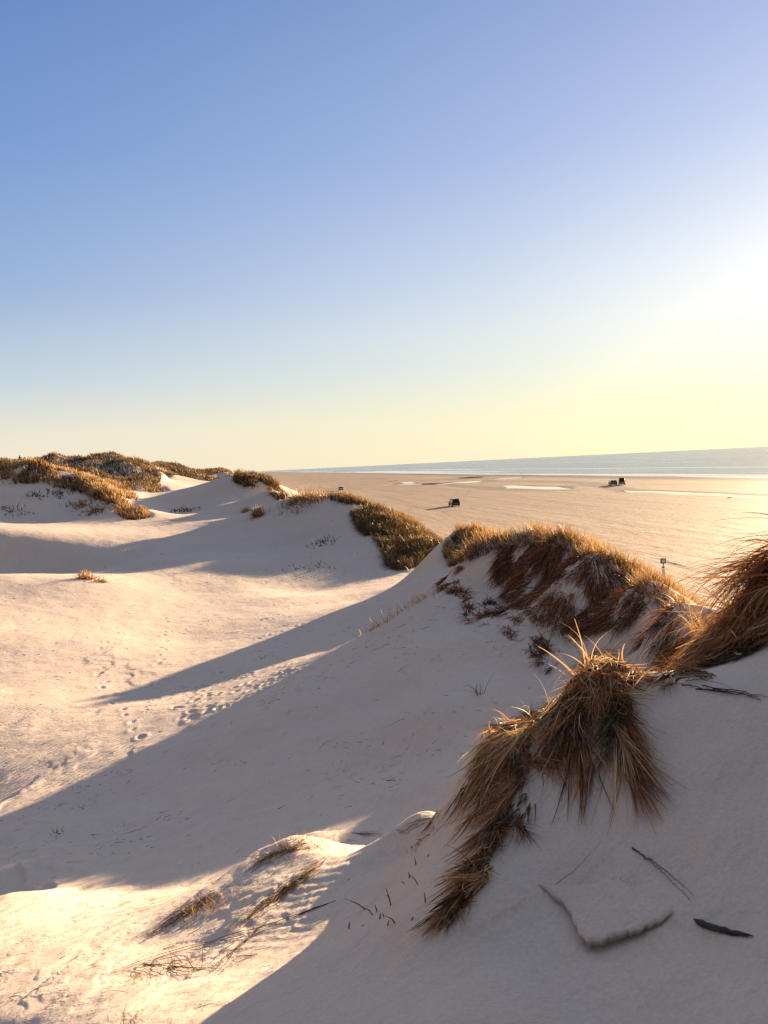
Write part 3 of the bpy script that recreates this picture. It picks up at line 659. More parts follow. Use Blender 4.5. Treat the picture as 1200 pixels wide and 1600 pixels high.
tussock('big rust brown tussock hanging down the shaded sand in the middle right',
    [stream([(960, 1058), (945, 1035), (915, 1060), (885, 1095)], 800, (0, 60), .26, .1, .14, .007, .05, .05, .05, seed=101, spread=.14),
     stream([(965, 1080), (960, 1150)], 420, (4, 60), .30, .05, .12, .007, .035, .03, .05, seed=102, spread=.08),
     stream([(905, 1100), (885, 1150)], 360, (0, 60), .24, .05, .12, .007, .04, .03, .05, seed=103, spread=.08)],
    [stream([(985, 1045), (955, 1022), (930, 1020), (900, 1048)], 420, (-30, 30), .26, .6, .68, .0055, .045, .06, .12, 2.6, .8, seed=111, lock=7, spread=.4),
     stream([(970, 1060), (935, 1050), (895, 1080)], 420, (0, 60), .36, .22, .44, .0055, .04, .05, .12, 2.0, .3, seed=112, spread=.12, lock=12),
     stream([(975, 1080), (962, 1130)], 260, (8, 60), .62, .08, .44, .0055, .020, .03, .07, 1.4, .14, seed=113, lock=16, spread=.05),
     stream([(978, 1150), (970, 1190)], 170, (10, 60), .62, .04, .40, .0055, .016, .02, .05, 1.2, .10, seed=114, lock=20, spread=.04),
     stream([(910, 1110), (898, 1150)], 170, (5, 60), .50, .08, .36, .0055, .022, .03, .06, 1.4, .14, seed=115, lock=14, spread=.05),
     stream([(905, 1190), (915, 1205)], 80, (3, 60), .42, .05, .34, .005, .018, .02, .04, 1.2, .12, seed=119, lock=16, spread=.05),
     stream([(880, 1100), (870, 1150)], 170, (-6, 60), .34, .1, .30, .0055, .03, .03, .06, 1.5, .3, seed=1192, lock=10, spread=.12),
     stream([(985, 1050), (1010, 1062)], 60, (30, 20), .20, .4, .5, .005, .03, .02, .05, 1.6, .8, seed=116, lock=4, spread=.4),
     stream([(985, 1080), (992, 1180)], 40, (8, 60), .26, .2, .55, .004, .02, .02, .04, 1.2, .5, seed=117, lock=3, spread=.25),
     stream([(980, 1040), (900, 1070)], 190, (0, -20), .26, .5, .66, .005, .05, .05, .1, 2.8, 1.0, seed=1181, lock=3, spread=.9),
     stream([(960, 1080), (900, 1110)], 120, (0, 40), .34, .4, .70, .0045, .04, .06, .12, 1.8, .7, seed=1183, lock=3, spread=.5),
     stream([(950, 1028), (895, 1060)], 60, (-34, -50), .34, .3, .85, .0045, .04, .02, .1, .8, .5, seed=118, lock=5)],
    [stalk(905, 1050, -75, -60, .42, 121), stalk(920, 1040, -40, -50, .36, 122), stalk(960, 1025, -60, -70, .42, 123, .3), stalk(945, 1035, -15, -60, .24, 124), stalk(900, 1070, -80, -20, .3, 125, .8)])
tussock('bleached bushy tussock with one upright stalk on the shoulder of the near sand slope',
    [stream([(870, 1110), (820, 1135), (775, 1155)], 640, (-20, 60), .24, .1, .16, .006, .045, .03, .05, seed=131),
     stream([(810, 1170), (765, 1200)], 380, (-10, 60), .28, .05, .16, .006, .05, .02, .05, seed=132)],
    [stream([(870, 1100), (830, 1122), (765, 1145)], 560, (-50, 20), .24, .6, .74, .005, .04, .04, .09, 2.2, .7, seed=141, lock=14),
     stream([(850, 1130), (775, 1165)], 420, (-18, 60), .40, .25, .52, .005, .045, .03, .09, 1.6, .45, seed=142),
     stream([(800, 1195), (750, 1215)], 200, (-10, 60), .36, .1, .50, .005, .05, .02, .06, 1.3, .4, seed=143),
     stream([(845, 1170), (815, 1200)], 120, (4, 60), .34, .1, .30, .005, .035, .02, .06, 1.3, .4, seed=144),
     stream([(870, 1108), (770, 1152)], 150, (0, -20), .20, .5, .72, .0045, .05, .05, .1, 2.8, 1.0, seed=1461, lock=3, spread=.9),
     stream([(840, 1150), (770, 1190)], 110, (-10, 50), .32, .35, .66, .0045, .05, .05, .1, 1.8, .7, seed=1462, lock=3, spread=.5),
     stream([(770, 1230), (740, 1260)], 90, (-14, 60), .26, .1, .5, .0045, .05, .02, .05, 1.3, .5, seed=145, lock=8)],
    [stalk(762, 1150, -6, -60, .16, 151, .1), stalk(764, 1152, 6, -60, .12, 152, .1), stalk(758, 1155, -14, -60, .10, 153, .2)])
tussock('long trailing tussock lying down the near slope towards the bottom of the photo',
    [stream([(810, 1250), (775, 1310), (735, 1380), (700, 1430)], 420, (-24, 50), .18, .05, .12, .006, .03, .02, .05, seed=161)],
    [stream([(810, 1230), (780, 1290), (750, 1340)], 330, (-22, 60), .34, .15, .36, .005, .03, .02, .08, 1.4, .35, seed=171),
     stream([(760, 1330), (725, 1395), (700, 1430)], 330, (-30, 46), .24, .2, .46, .0045, .028, .02, .07, 1.5, .4, seed=172),
     stream([(765, 1365), (735, 1395)], 130, (-50, 20), .17, .7, .62, .004, .02, .02, .10, 2.4, .6, seed=173, lock=12),
     stream([(825, 1250), (800, 1300)], 90, (8, 60), .26, .1, .22, .005, .03, .0, .05, 1.3, .3, seed=174, lock=10),
     stream([(700, 1250), (660, 1310)], 60, (-24, 40), .14, .4, .40, .004, .06, .0, .04, 1.6, .5, seed=175, lock=4)], [])
tussock('tall combed tussock arching over the dune at the right edge',
    [stream([(1330, 900), (1200, 915), (1150, 960), (1110, 1005)], 1700, (-30, 50), .50, .1, .17, .008, .09, .05, .06, seed=181),
     stream([(1200, 985), (1120, 1025)], 600, (-10, 50), .36, .1, .20, .007, .08, .03, .05, seed=182)],
    [stream([(1330, 850), (1250, 880), (1195, 905)], 520, (-60, -4), .80, .42, .26, .007, .06, .06, .24, 1.7, .25, seed=191, spread=.14),
     stream([(1330, 880), (1230, 905), (1160, 955)], 900, (-46, 34), .72, .30, .44, .0065, .07, .06, .15, 1.8, .35, seed=192),
     stream([(1230, 930), (1160, 970), (1115, 1000)], 700, (-30, 56), .48, .25, .55, .006, .06, .05, .12, 1.6, .45, seed=193),
     stream([(1180, 975), (1110, 990)], 110, (-50, 10), .42, .4, .70, .005, .05, .05, .1, 1.2, .8, seed=194, lock=6),
     stream([(1150, 1000), (1095, 1025)], 260, (-25, 46), .42, .3, .46, .0055, .06, .02, .08, 1.5, .5, seed=195),
     stream([(1200, 985), (1150, 1015)], 90, (60, 30), .3, .4, .6, .005, .06, .03, .1, 1.2, .7, seed=196, lock=6)], [])
tussock('low ragged tuft of thin rust stems at the saddle between the two nearest tussocks',
    [stream([(1090, 1050), (1050, 1060)], 110, (-30, 20), .25, .3, .26, .005, .05, .01, .04, seed=201)],
    [stream([(1100, 1045), (1030, 1062)], 110, (-30, 10), .28, .4, .46, .0045, .05, .01, .05, 1.3, .7, seed=202)], [])
# small tufts standing alone
def tuft(u, v, n, L, label, tone=.62, w=.00105, rad=.35, flow=(-20, -30), mt=None, rmax=120):
    h = hit(u, v, rmax=rmax)
    while h is None: v += 2; h = hit(u, v, rmax=rmax)
    r = np.hypot(h[0], h[1]); g = np.random.default_rng(int(u * 7 + v))
    p = h + np.c_[g.normal(size=(n, 2)) * rad * .5, np.zeros(n)]; p[:, 2] = grid_z(p[:, 0], p[:, 1]) - .01
    d = np.array([0, 0, 1.0]) + WIND * .5 + g.normal(size=(n, 3)) * .45
    V, Q, T = blades(p, d, L * g.uniform(.5, 1.2, n), max(.004, r * w) * g.uniform(.7, 1.3, n), tone + g.normal(size=n) * .15, 4, .8, wob=.3, seed=int(u))
    base = h.copy(); o = mesh_np('grass_tuft', V - base, Q, mt or GRASS, attrs={'tone': T}); o.location = base
    return tag(o, label, 'grass tuft')
tuft(135, 904, 150, .55, 'small orange tuft on the rim of the sunlit sand floor at far left')
tuft(160, 909, 60, .30, 'tiny low tuft just right of the orange tuft on the sand rim', .4)
tuft(404, 806, 260, .9, 'round pale tuft alone on the shaded sand below the small far dune')
tuft(386, 800, 120, .6, 'thin flattened tuft left of the round pale tuft on shaded sand', .75)
tuft(595, 976, 70, .28, 'thin pale tuft on the slope edge beyond the sandy shoulder', .85, rad=.5)
tuft(650, 942, 90, .30, 'wispy tuft on the sand edge below the broken dune', .8, rad=.7)
tuft(462, 1324, 110, .13, 'dark rust tuft capping the tip of the small sunlit spur', .36, rad=.26)
tuft(322, 1418, 130, .11, 'orange tuft of short stems halfway down the sunlit spur', .5, rad=.22)
tuft(90, 1303, 14, .10, 'tiny sprig of grass alone in the shaded sand at left', .3, rad=.15)
tuft(270, 1512, 90, .10, 'flat straggly tuft on lit sand near the bottom left corner', .45, rad=.28)
tuft(205, 1598, 40, .06, 'small brown tuft at the very bottom edge of the sand', .35, rad=.10)
tuft(748, 1085, 10, .35, 'two bare upright stems on the shaded slope above the bleached tussock', .25, rad=.10)
tuft(505, 850, 60, .45, 'dark sparse tuft in the shaded hollow below the middle dune', .15, rad=1.2, mt=GRASS_DARK)
tuft(92, 772, 90, .5, 'dark scrap of roots on the shaded face of the far left dune', .1, rad=1.3, mt=GRASS_DARK, rmax=140)
tuft(55, 775, 50, .5, 'small dark scrap of roots left of the larger one on the far left dune face', .1, rad=.8, mt=GRASS_DARK, rmax=140)
tuft(20, 800, 60, .4, 'dark low scrap at the foot of the far left dune', .12, rad=1.2, mt=GRASS_DARK, rmax=140)
tuft(128, 790, 120, .6, 'pale loose tuft on the slope under the golden far left dune', .5, rad=1.2, rmax=140)
tuft(150, 800, 120, .6, 'rust tuft low on the slope right of the pale loose tuft', .35, rad=1.3, rmax=140)
tuft(290, 799, 90, .5, 'low dark tuft on a small sand bump in the far valley', .25, rad=1.6, mt=GRASS_DARK, rmax=140)
tuft(486, 778, 420, .9, 'thick golden tuft on the sandy crest at the left end of the middle dune', .55, rad=2.0)
tuft(464, 783, 160, .6, 'low golden tuft left of the thick one on the sandy crest', .66, rad=1.4)
tuft(480, 890, 40, .3, 'dark scrap of roots low on the shaded hollow slope', .12, rad=1.4, mt=GRASS_DARK)

# ------------------------------------------------------------------ roots, runners, twigs
def strands(name, path, n, spread, width, lift, label, cat, tone=.2, seed=1, wander=.5, k=40, mt=None):
    g = np.random.default_rng(seed); b = px_path(path, k); L = len(b); parts = []
    base = b[L // 2].copy(); T = []; V = []; Q = []; o = 0
    for q in range(n):
        a0 = int(g.integers(0, max(1, L // 2))) if n > 3 else 0; a1 = int(min(L, a0 + g.integers(L // 3, L + 1))) if n > 3 else L
        if a1 - a0 < 4: continue
        c = b[a0:a1].copy(); m = len(c)
        w = np.cumsum(g.normal(size=(m, 2)), 0) * spread * wander / math.sqrt(m) + g.normal(size=2) * spread * .5
        c[:, :2] += w; c[:, 2] = grid_z(c[:, 0], c[:, 1]) + width * .5 + abs(g.normal()) * lift * np.sin(np.linspace(0, math.pi, m))
        d = np.gradient(c, axis=0); d /= np.linalg.norm(d, axis=1, keepdims=True) + 1e-9
        s1 = np.cross(d, [0, 0, 1.0]); s1 /= np.linalg.norm(s1, axis=1, keepdims=True) + 1e-9; s2 = np.cross(s1, d)
        wd = width * g.uniform(.6, 1.3) * np.linspace(1, .3, m)
        for z in range(4):
            an = math.pi / 2 * z + .4
            V.append(c + (s1 * math.cos(an) + s2 * math.sin(an)) * (wd * .5)[:, None])
        i = np.arange(m - 1)
        for z in range(4):
            A, B = o + z * m, o + ((z + 1) % 4) * m
            Q.append(np.stack([A + i, B + i, B + i + 1, A + i + 1], -1))
        T.append(np.full(4 * m, np.clip(tone + g.normal() * .1, 0, 1))); o += 4 * m
    ob = mesh_np(name, np.concatenate(V) - base, np.concatenate(Q), mt or GRASS, attrs={'tone': np.concatenate(T)}); ob.location = base
    return tag(ob, label, cat)
strands('grass_runner', [(512, 1338), (475, 1374), (425, 1410), (372, 1450)], 34, .045, .0045, .03, 'thick dark bundle of old roots down the middle of the sunlit spur', 'roots', .34, 301)
strands('grass_runner', [(478, 1322), (440, 1332), (410, 1347), (385, 1362)], 26, .05, .005, .02, 'dark mat of roots edging the upper tip of the spur', 'roots', .42, 302)
strands('grass_runner', [(345, 1392), (310, 1418), (275, 1440), (235, 1468)], 26, .05, .005, .02, 'bundle of dark roots along the lower edge of the spur', 'roots', .36, 303)
strands('grass_runner', [(520, 1410), (420, 1450), (320, 1478), (240, 1500), (165, 1525)], 3, .03, .005, .01, 'long thin runner trailing across the lit sand to the lower left', 'runner', .12, 304)
strands('grass_runner', [(430, 1425), (385, 1470), (355, 1500), (325, 1522)], 8, .06, .004, .02, 'sparse twigs scattered below the spur in the shade line', 'twigs', .1, 305)
strands('grass_runner', [(215, 1510), (250, 1512), (285, 1518), (335, 1515)], 10, .05, .004, .02, 'tangled dry twigs lying on lit sand near the bottom left', 'twigs', .14, 306)
strands('grass_runner', [(440, 1475), (380, 1500), (345, 1518)], 4, .05, .0035, .02, 'thin pale twigs at the edge of the shaded slope', 'twigs', .3, 307)
strands('grass_runner', [(990, 1325), (1020, 1345), (1050, 1370), (1085, 1402)], 2, .012, .005, .006, 'single brown runner reaching from the hanging tussock over shaded sand', 'runner', .2, 308)
strands('grass_runner', [(850, 1395), (900, 1360), (945, 1315)], 1, .01, .0016, .004, 'fine root thread lying on the shaded sand under the hanging tussock', 'runner', .2, 309)
strands('grass_runner', [(1070, 1070), (1110, 1078), (1160, 1085), (1200, 1092)], 6, .03, .006, .012, 'brown flattened stems along the top of the near sand ridge at right', 'twigs', .16, 310)
strands('grass_runner', [(680, 1278), (650, 1290), (625, 1300)], 10, .05, .004, .02, 'dry stems along the upper end of the spur', 'twigs', .3, 311)
strands('grass_runner', [(545, 1300), (575, 1305), (600, 1306)], 10, .06, .004, .02, 'row of short dry stems on the spur crest', 'twigs', .42, 312)

def lump_tube(name, path3, rad, material, label=None, cat=None, seg=10, seed=1, rough=.25):
    """a knobbly tapering tube through 3-D points"""
    g = np.random.default_rng(seed); P = np.array(path3, float); m = len(P); base = P[0].copy()
    d = np.gradient(P, axis=0); d /= np.linalg.norm(d, axis=1, keepdims=True)
    s1 = np.cross(d, [0, 0, 1.0]); s1 /= np.linalg.norm(s1, axis=1, keepdims=True); s2 = np.cross(s1, d)
    V = [P[0]]; an = np.arange(seg) * 2 * math.pi / seg; bump = 1 + rough * g.normal(size=seg) * .6
    for k in range(m):
        rr = rad[k] * (bump * (1 + rough * g.normal(size=seg) * .4))
        V += list(P[k] + s1[k] * (np.cos(an) * rr)[:, None] + s2[k] * (np.sin(an) * rr * .8)[:, None])
    V.append(P[-1]); V = np.array(V) - base; bm = bmesh.new(); vs = [bm.verts.new(v) for v in V]
    for q in range(seg): bm.faces.new((vs[0], vs[1 + (q + 1) % seg], vs[1 + q])); e = 1 + (m - 1) * seg; bm.faces.new((vs[-1], vs[e + q], vs[e + (q + 1) % seg]))
    for k in range(m - 1):
        for q in range(seg): bm.faces.new((vs[1 + k * seg + q], vs[1 + k * seg + (q + 1) % seg], vs[1 + (k + 1) * seg + (q + 1) % seg], vs[1 + (k + 1) * seg + q]))
    me = bpy.data.meshes.new(name); bm.to_mesh(me); bm.free(); me.materials.append(material)
    for p in me.polygons: p.use_smooth = True
    o = bpy.data.objects.new(name, me); COL.objects.link(o); o.location = base
    return tag(o, label, cat)
WOOD = simple('charred_wood', (.022, .019, .018), .8, scale=30, var=.5)
q = px_path([(1084, 1440), (1105, 1450), (1130, 1458), (1158, 1463), (1177, 1467)], 14); q[:, 2] += .006
lump_tube('driftwood_stick', q, np.r_[.002, .009, .012, .011, .012, .011, .010, .010, .008, .008, .006, .005, .003, .0015], WOOD, 'black charred stick lying on the shaded sand at lower right', 'stick', seed=4)
# short broken stems standing in the slope
for k, (u, v) in enumerate([(590,1425),(593,1436),(601,1432),(610,1402),(612,1415),(585,1428),(562,1448),(640,1372),(633,1380),(650,1350),(655,1380),(668,1340),(643,1440),(575,1420),(620,1440),(605,1446),(545,1452),(665,1410)]):
    h = hit(u, v); g = np.random.default_rng(k); hh = .012 + .05 * g.random() ** 2; tip = np.array([g.normal() * .7 - .3, g.normal() * .5, 1]) * hh
    lump_tube('grass_stub', [h - [0, 0, .02], h + tip * .4, h + tip], [.005 * g.uniform(.5, 1.2), .0035, .0015], TWIG, seg=5, seed=k)
    o = COL.objects[-1]; tag(o, 'short dark broken stem poking out of the shaded slope left of the trailing tussock', 'stem', 'broken stems in the slope')
# dry bits lying about on the sand
g = np.random.default_rng(77); vv = []
th_ = g.uniform(R(-30), R(28), 9500); rr_ = np.exp(g.uniform(math.log(4.5), math.log(60), 9500)); x_, y_ = rr_ * np.sin(th_), rr_ * np.cos(th_)
keep = (foot_x(y_) - x_ > 6) & (g.random(9500) < .10 + .9 * sstep(.02, .35, fbm(x_ / 2.2, y_ / 2.2, 3, 78))); x_, y_ = x_[keep], y_[keep]; n_ = len(x_)
an_ = g.uniform(0, 2 * math.pi, n_); LL_ = np.exp(g.normal(math.log(.075), .6, n_)).clip(.02, .4); pts_ = []
dd_ = np.stack([np.cos(an_), np.sin(an_), 0 * an_], 1)
V, Q, T = blades(np.stack([x_, y_, grid_z(x_, y_) + .004], 1), dd_, LL_, np.maximum(.004, np.hypot(x_, y_) * .0006) * g.uniform(.6, 1.3, n_), .2 + g.normal(size=n_) * .12, 5, .3, wob=.5, clamp=.008, seed=79)
tag(mesh_np('grass_litter', V, Q, GRASS_DARK, attrs={'tone': T}), 'dry scraps of stems scattered over the sand', 'litter', kind='stuff')
# slab of crusted sand, broken off along its lower edge
slab = mesh_np('sand_crust', SLAB_V - E[5], SLAB_Q[:, ::-1], SAND, smooth=True, attrs={'wet': np.full(len(SLAB_V), wet[np.argmin((X - C0[0]) ** 2 + (Y - C0[1]) ** 2)]), 'dune': np.ones(len(SLAB_V))}); slab.location = E[5]
tag(slab, 'thin slab of crusted sand with a broken overhanging edge at lower right', 'sand slab')

# ------------------------------------------------------------------ vehicles on the beach
def bm_obj(name, bm, material, parent=None, loc=(0, 0, 0), bevel=0.0, smooth=False):
    if bevel: bmesh.ops.bevel(bm, geom=bm.edges[:], offset=bevel, segments=2, affect='EDGES', clamp_overlap=True)
    bmesh.ops.recalc_face_normals(bm, faces=bm.faces[:])
    me = bpy.data.meshes.new(name); bm.to_mesh(me); bm.free(); me.materials.append(material)
    if smooth:
        for p in me.polygons: p.use_smooth = True
    o = bpy.data.objects.new(name, me); COL.objects.link(o); o.location = loc
    if parent: o.parent = parent
    return o
def hexa(bm, c):
    """eight corners: bottom four, top four, both counter-clockwise"""
    v = [bm.verts.new(q) for q in c]
    for f in ((3, 2, 1, 0), (4, 5, 6, 7), (0, 1, 5, 4), (1, 2, 6, 5), (2, 3, 7, 6), (3, 0, 4, 7)): bm.faces.new([v[i] for i in f])
def box(bm, x0, x1, y0, y1, z0, z1): hexa(bm, [(x0, y0, z0), (x1, y0, z0), (x1, y1, z0), (x0, y1, z0), (x0, y0, z1), (x1, y0, z1), (x1, y1, z1), (x0, y1, z1)])
def prism(bm, prof, hw, top_in):
    """a side profile (y, z, inset) pulled across the car"""
    n = len(prof); a = [bm.verts.new((-hw + i_ * top_in, y, z)) for y, z, i_ in prof]; b_ = [bm.verts.new((hw - i_ * top_in, y, z)) for y, z, i_ in prof]
    bm.faces.new(a); bm.faces.new(b_[::-1])
    for k in range(n): bm.faces.new((a[k], b_[k], b_[(k + 1) % n], a[(k + 1) % n]))
def disc(bm, r, w, seg=20, r2=None):
    A = [bm.verts.new((-w / 2, math.cos(t) * r, math.sin(t) * r)) for t in np.arange(seg) * 2 * math.pi / seg]
    B = [bm.verts.new((w / 2, math.cos(t) * (r2 or r), math.sin(t) * (r2 or r))) for t in np.arange(seg) * 2 * math.pi / seg]
    bm.faces.new(A[::-1]); bm.faces.new(B)
    for k in range(seg): bm.faces.new((A[k], A[(k + 1) % seg], B[(k + 1) % seg], B[k]))
GLASS = simple('car_glass', (.012, .014, .016), .06, var=.05); TYRE = simple('tyre_rubber', (.018, .018, .018), .85); RIM = simple('rim_metal', (.35, .35, .36), .35, .8)
LAMP = simple('red_lamp', (.35, .02, .015), .25); TRIM = simple('black_trim', (.02, .02, .02), .6)
def car(label, u, v, yaw, paint, hatch_open=False, sc=1.0, hw=.9, L=4.4, H=1.68, cat='car'):
    """nose along +y before turning; built on its wheels"""
    p = on_plane(u, v, -.02); p[2] = grid_z(p[0], p[1]) - .015
    e = bpy.data.objects.new('parked_car', None); COL.objects.link(e); e.location = p; e.rotation_euler = (0, 0, yaw); e.scale = (sc,) * 3
    tag(e, label, cat)
    y0, y1 = -L / 2, L / 2
    bm = bmesh.new(); prism(bm, [(y0, .36, .2), (y0 - .02, .62, 0), (y0 + .03, .98, 0), (y0 + .9, 1.02, 0), (y1 - 1.2, .99, 0), (y1 - .12, .84, .3), (y1, .60, .3), (y1 - .04, .34, .5), (y1 - .5, .26, 0), (y0 + .4, .26, 0)], hw, .14)
    bm_obj('body', bm, paint, e, bevel=.05)
    bm = bmesh.new(); prism(bm, [(y0 + .06, .99, 0), (y0 + .32, H - .07, 1), (y1 - 1.95, H - .05, 1), (y1 - 1.22, .99, 0)], hw - .05, .16); bm_obj('window', bm, GLASS, e, bevel=.03)
    bm = bmesh.new(); prism(bm, [(y0 + .26, H - .07, 0), (y0 + .30, H - .02, .3), (y1 - 2.3, H, .3), (y1 - 1.92, H - .05, .2), (y1 - 1.95, H - .085, 0)], hw - .18, .10); bm_obj('roof', bm, paint, e, bevel=.015)
    for sx in (-1, 1):
        for f in ((y0 + .06, y0 + .22, y0 + .34, y0 + .46), (y0 + 1.75, y0 + 1.86, y0 + 1.84, y0 + 1.92), (y1 - 1.27, y1 - 1.17, y1 - 2.0, y1 - 1.90)):
            bm = bmesh.new(); xb, xt = sx * (hw - .055), sx * (hw - .20); w = sx * .025
            hexa(bm, [(xb, f[0], .98), (xb + w, f[0], .98), (xb + w, f[1], .98), (xb, f[1], .98), (xt, f[2], H - .06), (xt + w, f[2], H - .06), (xt + w, f[3], H - .06), (xt, f[3], H - .06)]); bm_obj('pillar', bm, paint, e)
        for wy in (y0 + .85, y1 - .85):
            bm = bmesh.new(); disc(bm, .36, .24); w_ = bm_obj('wheel', bm, TYRE, e, (sx * (hw - .10), wy, .345), .03)
            bm = bmesh.new(); disc(bm, .21, .03); bm_obj('rim', bm, RIM, w_, (sx * .125, 0, 0))
        bm = bmesh.new(); box(bm, -.11, .11, -.03, .05, -.13, .13); bm_obj('tail_light', bm, LAMP, e, (sx * (hw - .15), y0 + .01, .86), .02)
        bm = bmesh.new(); box(bm, -.09, .09, -.05, .05, -.06, .07); bm_obj('wing_mirror', bm, TRIM, e, (sx * (hw + .07), y1 - 1.45, 1.06), .02)
    bm = bmesh.new(); box(bm, -hw + .06, hw - .06, -.09, .08, -.11, .11); bm_obj('bumper', bm, TRIM, e, (0, y0, .44), .03)
    if hatch_open:
        bm = bmesh.new(); hexa(bm, [(-.70, y0 + .12, H - .04), (.70, y0 + .12, H - .04), (.70, y0 + .30, H - .02), (-.70, y0 + .30, H - .02), (-.72, y0 - .78, H + .40), (.72, y0 - .78, H + .40), (.72, y0 - .74, H + .48), (-.72, y0 - .74, H + .48)])
        t = bm_obj('tailgate', bm, TRIM, e, bevel=.015)
        bm = bmesh.new(); hexa(bm, [(-.52, y0 - .20, H + .115), (.52, y0 - .20, H + .115), (.52, y0 - .19, H + .125), (-.52, y0 - .19, H + .125), (-.52, y0 - .66, H + .33), (.52, y0 - .66, H + .33), (.52, y0 - .65, H + .34), (-.52, y0 - .65, H + .34)]); bm_obj('rear_window', bm, RIM, t)
        bm = bmesh.new(); box(bm, -.60, .60, -.01, .02, -.10, .34); bm_obj('boot_shade', bm, GLASS, e, (0, y0 - .02, 1.02))  # dark sheet standing for the shade inside the raised tailgate
    else:
        bm = bmesh.new(); box(bm, -.26, .26, -.012, .012, -.055, .055); bm_obj('number_plate', bm, RIM, e, (0, y0 - .035, .70))
    return e
BLACKP = simple('black_paint', (.016, .016, .018), .25); GREYP = simple('grey_paint', (.20, .215, .22), .3); WHITEP = simple('white_paint', (.60, .60, .60), .3); CREAMP = simple('cream_paint', (.70, .66, .58), .3)
car('black off road car alone on the open beach seen from behind', 709.5, 791, R(8), BLACKP, sc=.88, H=1.78)
car('low grey car with a black rear window next to the white one by the water', 957.5, 758.5, R(-7), GREYP, sc=1.02, H=1.52)
car('white car with its tailgate raised beside the grey car by the water', 972, 757.8, R(-19), WHITEP, True, 1.02, H=1.62)
car('tiny car far down the beach just above the grass of the middle dune', 533, 766.4, R(2), CREAMP, sc=1.05, H=1.5)

# ------------------------------------------------------------------ marker post
POSTW = simple('post_paint', (.62, .60, .58), .55, scale=4); BOXG = simple('box_green', (.10, .115, .095), .5); PANEL = simple('box_panel', (.62, .64, .58), .3)
p = on_plane(1037.5, 926); p[2] = grid_z(p[0], p[1]); sr = math.hypot(p[0], p[1])
e = bpy.data.objects.new('marker_post', None); COL.objects.link(e); e.location = p; tag(e, 'white marker post with a small dark box on top behind the grassy crest', 'post')
top = (CAM_Z + ray(1037.5, 871)[1] * sr) - p[2]
bm = bmesh.new(); bmesh.ops.create_cone(bm, cap_ends=True, segments=18, radius1=.095, radius2=.085, depth=top - .60); bm_obj('post', bm, POSTW, e, (0, 0, (top - .60) / 2 - .1), smooth=False)
bm = bmesh.new(); bmesh.ops.create_cone(bm, cap_ends=True, segments=18, radius1=.10, radius2=.075, depth=.10); bm_obj('collar', bm, TRIM, e, (0, 0, top - .62))
bm = bmesh.new(); bmesh.ops.create_cone(bm, cap_ends=True, segments=10, radius1=.03, radius2=.03, depth=.2); bm_obj('neck', bm, TRIM, e, (0, 0, top - .48))
bm = bmesh.new(); box(bm, -.16, .16, -.07, .07, -.15, .15); hd = bm_obj('signal_box', bm, BOXG, e, (0, 0, top - .23), .015); hd.rotation_euler = (0, 0, -math.atan2(p[0], p[1]) + .25)
bm = bmesh.new(); box(bm, -.105, .105, -.006, .006, -.095, .095); bm_obj('panel', bm, PANEL, hd, (0, -.074, .01))
bm = bmesh.new(); box(bm, -.18, .18, -.09, .09, -.012, .012); bm_obj('lid', bm, BOXG, hd, (0, 0, .165))

# ------------------------------------------------------------------ figures far away
def figure(label, u, v, hgt, r0, r1, dog=False):
    best = None
    for r in np.arange(r0, r1, 2.0):
        th, e_ = ray(u, v); x, y = r * math.sin(th), r * math.cos(th); z = grid_z(x, y); pv = project(x, y, z + hgt)[1]
        if best is None or abs(pv - v) < best[0]: best = (abs(pv - v), x, y, float(z))
    _, x, y, z = best; k = hgt / 1.75
    J = {'pelvis': (0, 0, .95), 'chest': (0, .02, 1.30), 'neck': (0, .03, 1.50), 'head': (0, .05, 1.62), 'crown': (0, .05, 1.74),
         'hl': (-.10, 0, .90), 'kl': (-.11, .06, .50), 'al': (-.12, -.02, .08), 'tl': (-.12, .14, .03), 'hr': (.10, 0, .90), 'kr': (.11, -.02, .50), 'ar': (.12, -.10, .08), 'tr': (.12, .06, .03),
         'sl': (-.19, .02, 1.42), 'el': (-.25, -.02, 1.14), 'wl': (-.24, .12, .92), 'sr': (.19, .02, 1.42), 'er': (.25, .02, 1.14), 'wr': (.24, .14, .94)}
    E = [('pelvis', 'chest'), ('chest', 'neck'), ('neck', 'head'), ('head', 'crown'), ('pelvis', 'hl'), ('hl', 'kl'), ('kl', 'al'), ('al', 'tl'), ('pelvis', 'hr'), ('hr', 'kr'), ('kr', 'ar'), ('ar', 'tr'), ('chest', 'sl'), ('sl', 'el'), ('el', 'wl'), ('chest', 'sr'), ('sr', 'er'), ('er', 'wr')]
    RD = dict(pelvis=.16, chest=.17, neck=.06, head=.105, crown=.08, hl=.10, hr=.10, kl=.07, kr=.07, al=.05, ar=.05, tl=.045, tr=.045, sl=.075, sr=.075, el=.055, er=.055, wl=.04, wr=.04)
    nm = list(J); me = bpy.data.meshes.new('person'); me.from_pydata([tuple(np.array(J[q]) * k) for q in nm], [(nm.index(a_), nm.index(b_)) for a_, b_ in E], [])
    o = bpy.data.objects.new('person', me); COL.objects.link(o); md = o.modifiers.new('skin', 'SKIN'); sb = o.modifiers.new('sub', 'SUBSURF'); sb.levels = sb.render_levels = 1
    for i_, q in enumerate(nm): me.skin_vertices[0].data[i_].radius = (RD[q] * k,) * 2; me.skin_vertices[0].data[i_].use_root = q == 'pelvis'
    me.materials.append(PERSON); o.location = (x, y, z); o.rotation_euler = (0, 0, R(60)); return tag(o, label, 'person')
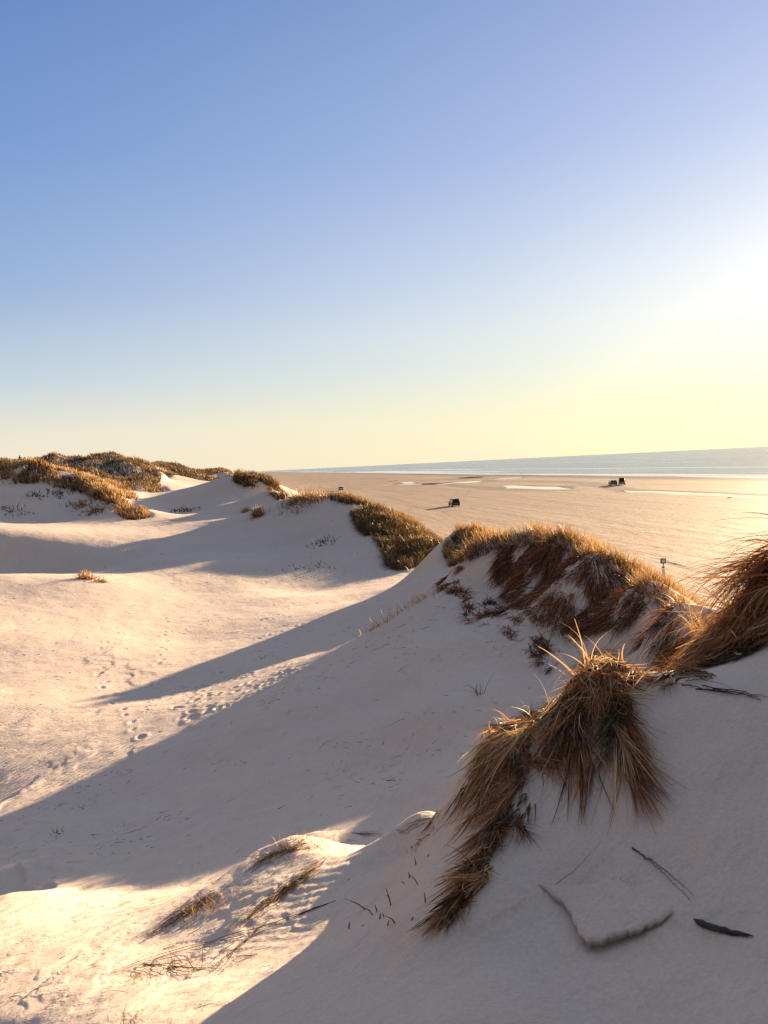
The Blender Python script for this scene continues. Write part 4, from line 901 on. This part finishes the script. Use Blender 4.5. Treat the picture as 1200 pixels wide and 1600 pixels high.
def build_person():
    m, n, l, b = mat('dark_clothes'); tc = n.new('ShaderNodeTexCoord'); sx = n.new('ShaderNodeSeparateXYZ'); l.new(tc.outputs['Object'], sx.inputs[0])
    c = ramp(n, l, mathn(n, l, 'DIVIDE', sx.outputs['Z'], 1.8), [(0, (.02, .018, .016)), (.06, (.03, .033, .045)), (.52, (.03, .033, .045)), (.53, (.035, .03, .03)), (.84, (.04, .03, .03)), (.86, (.35, .22, .16)), (.95, (.05, .03, .02))])
    l.new(c, b.inputs['Base Color']); b.inputs['Roughness'].default_value = .8; return m
PERSON = build_person()
figure('tiny person in dark clothes standing on the skyline at far left', 31, 710.8, 1.74, 120, 330)
figure('second tiny figure lower on the skyline just right of the first', 38.5, 713.2, 1.60, 120, 330)
p = on_plane(462.5, 764.5); p[2] = grid_z(p[0], p[1])
lump_tube('beach_pole', [p - [0, 0, .3], p + [0, 0, .6], p + [.03, 0, 1.2], p + [.03, 0, 1.35]], [.09, .09, .08, .06], TWIG, 'short dark pole alone on the far beach left of the middle dune', 'pole', seed=8, rough=.08)
def bird(u, v, yaw, label):
    p = on_plane(u, v); p[2] = grid_z(p[0], p[1]) - .01; bm = bmesh.new(); m = []
    for y, z, w, h in ((-.30, .34, .01, .01), (-.20, .33, .05, .03), (-.08, .30, .09, .09), (.05, .31, .10, .11), (.14, .36, .07, .08), (.18, .44, .05, .05), (.22, .48, .05, .05), (.27, .475, .025, .02), (.33, .465, .006, .006)):
        m.append([bm.verts.new((math.cos(t) * w, y, z + math.sin(t) * h)) for t in np.arange(8) * math.pi / 4])
    bm.faces.new(m[0]); bm.faces.new(m[-1][::-1])
    for a_, b_ in zip(m, m[1:]):
        for k in range(8): bm.faces.new((a_[k], a_[(k + 1) % 8], b_[(k + 1) % 8], b_[k]))
    for sx in (-.04, .04): box(bm, sx - .008, sx + .008, .0, .016, 0, .26); box(bm, sx - .03, sx + .03, 0, .07, 0, .012)
    o = bm_obj('shore_bird', bm, TWIG); o.location = p; o.rotation_euler = (0, 0, yaw); o.scale = (1.5,) * 3
    return tag(o, label, 'bird', 'birds by the far pool')
for k, (u, v) in enumerate([(607, 753.6), (609.5, 753.4), (612, 753.3), (614, 753), (617, 752.8), (619, 752.6), (621.5, 752.3)]):
    bird(u, v, R(40 + 53 * k % 360), 'dark speck of a bird in the row standing on the far beach')
p = on_plane(1140, 778.5); p[2] = grid_z(p[0], p[1])
lump_tube('driftwood_log', [p + [-.4, 0, .05], p + [-.15, .03, .12], p + [.2, 0, .14], p + [.45, .03, .06]], [.04, .07, .07, .03], WOOD, 'small dark lump of driftwood at the edge of the long pool', 'driftwood', seed=9)
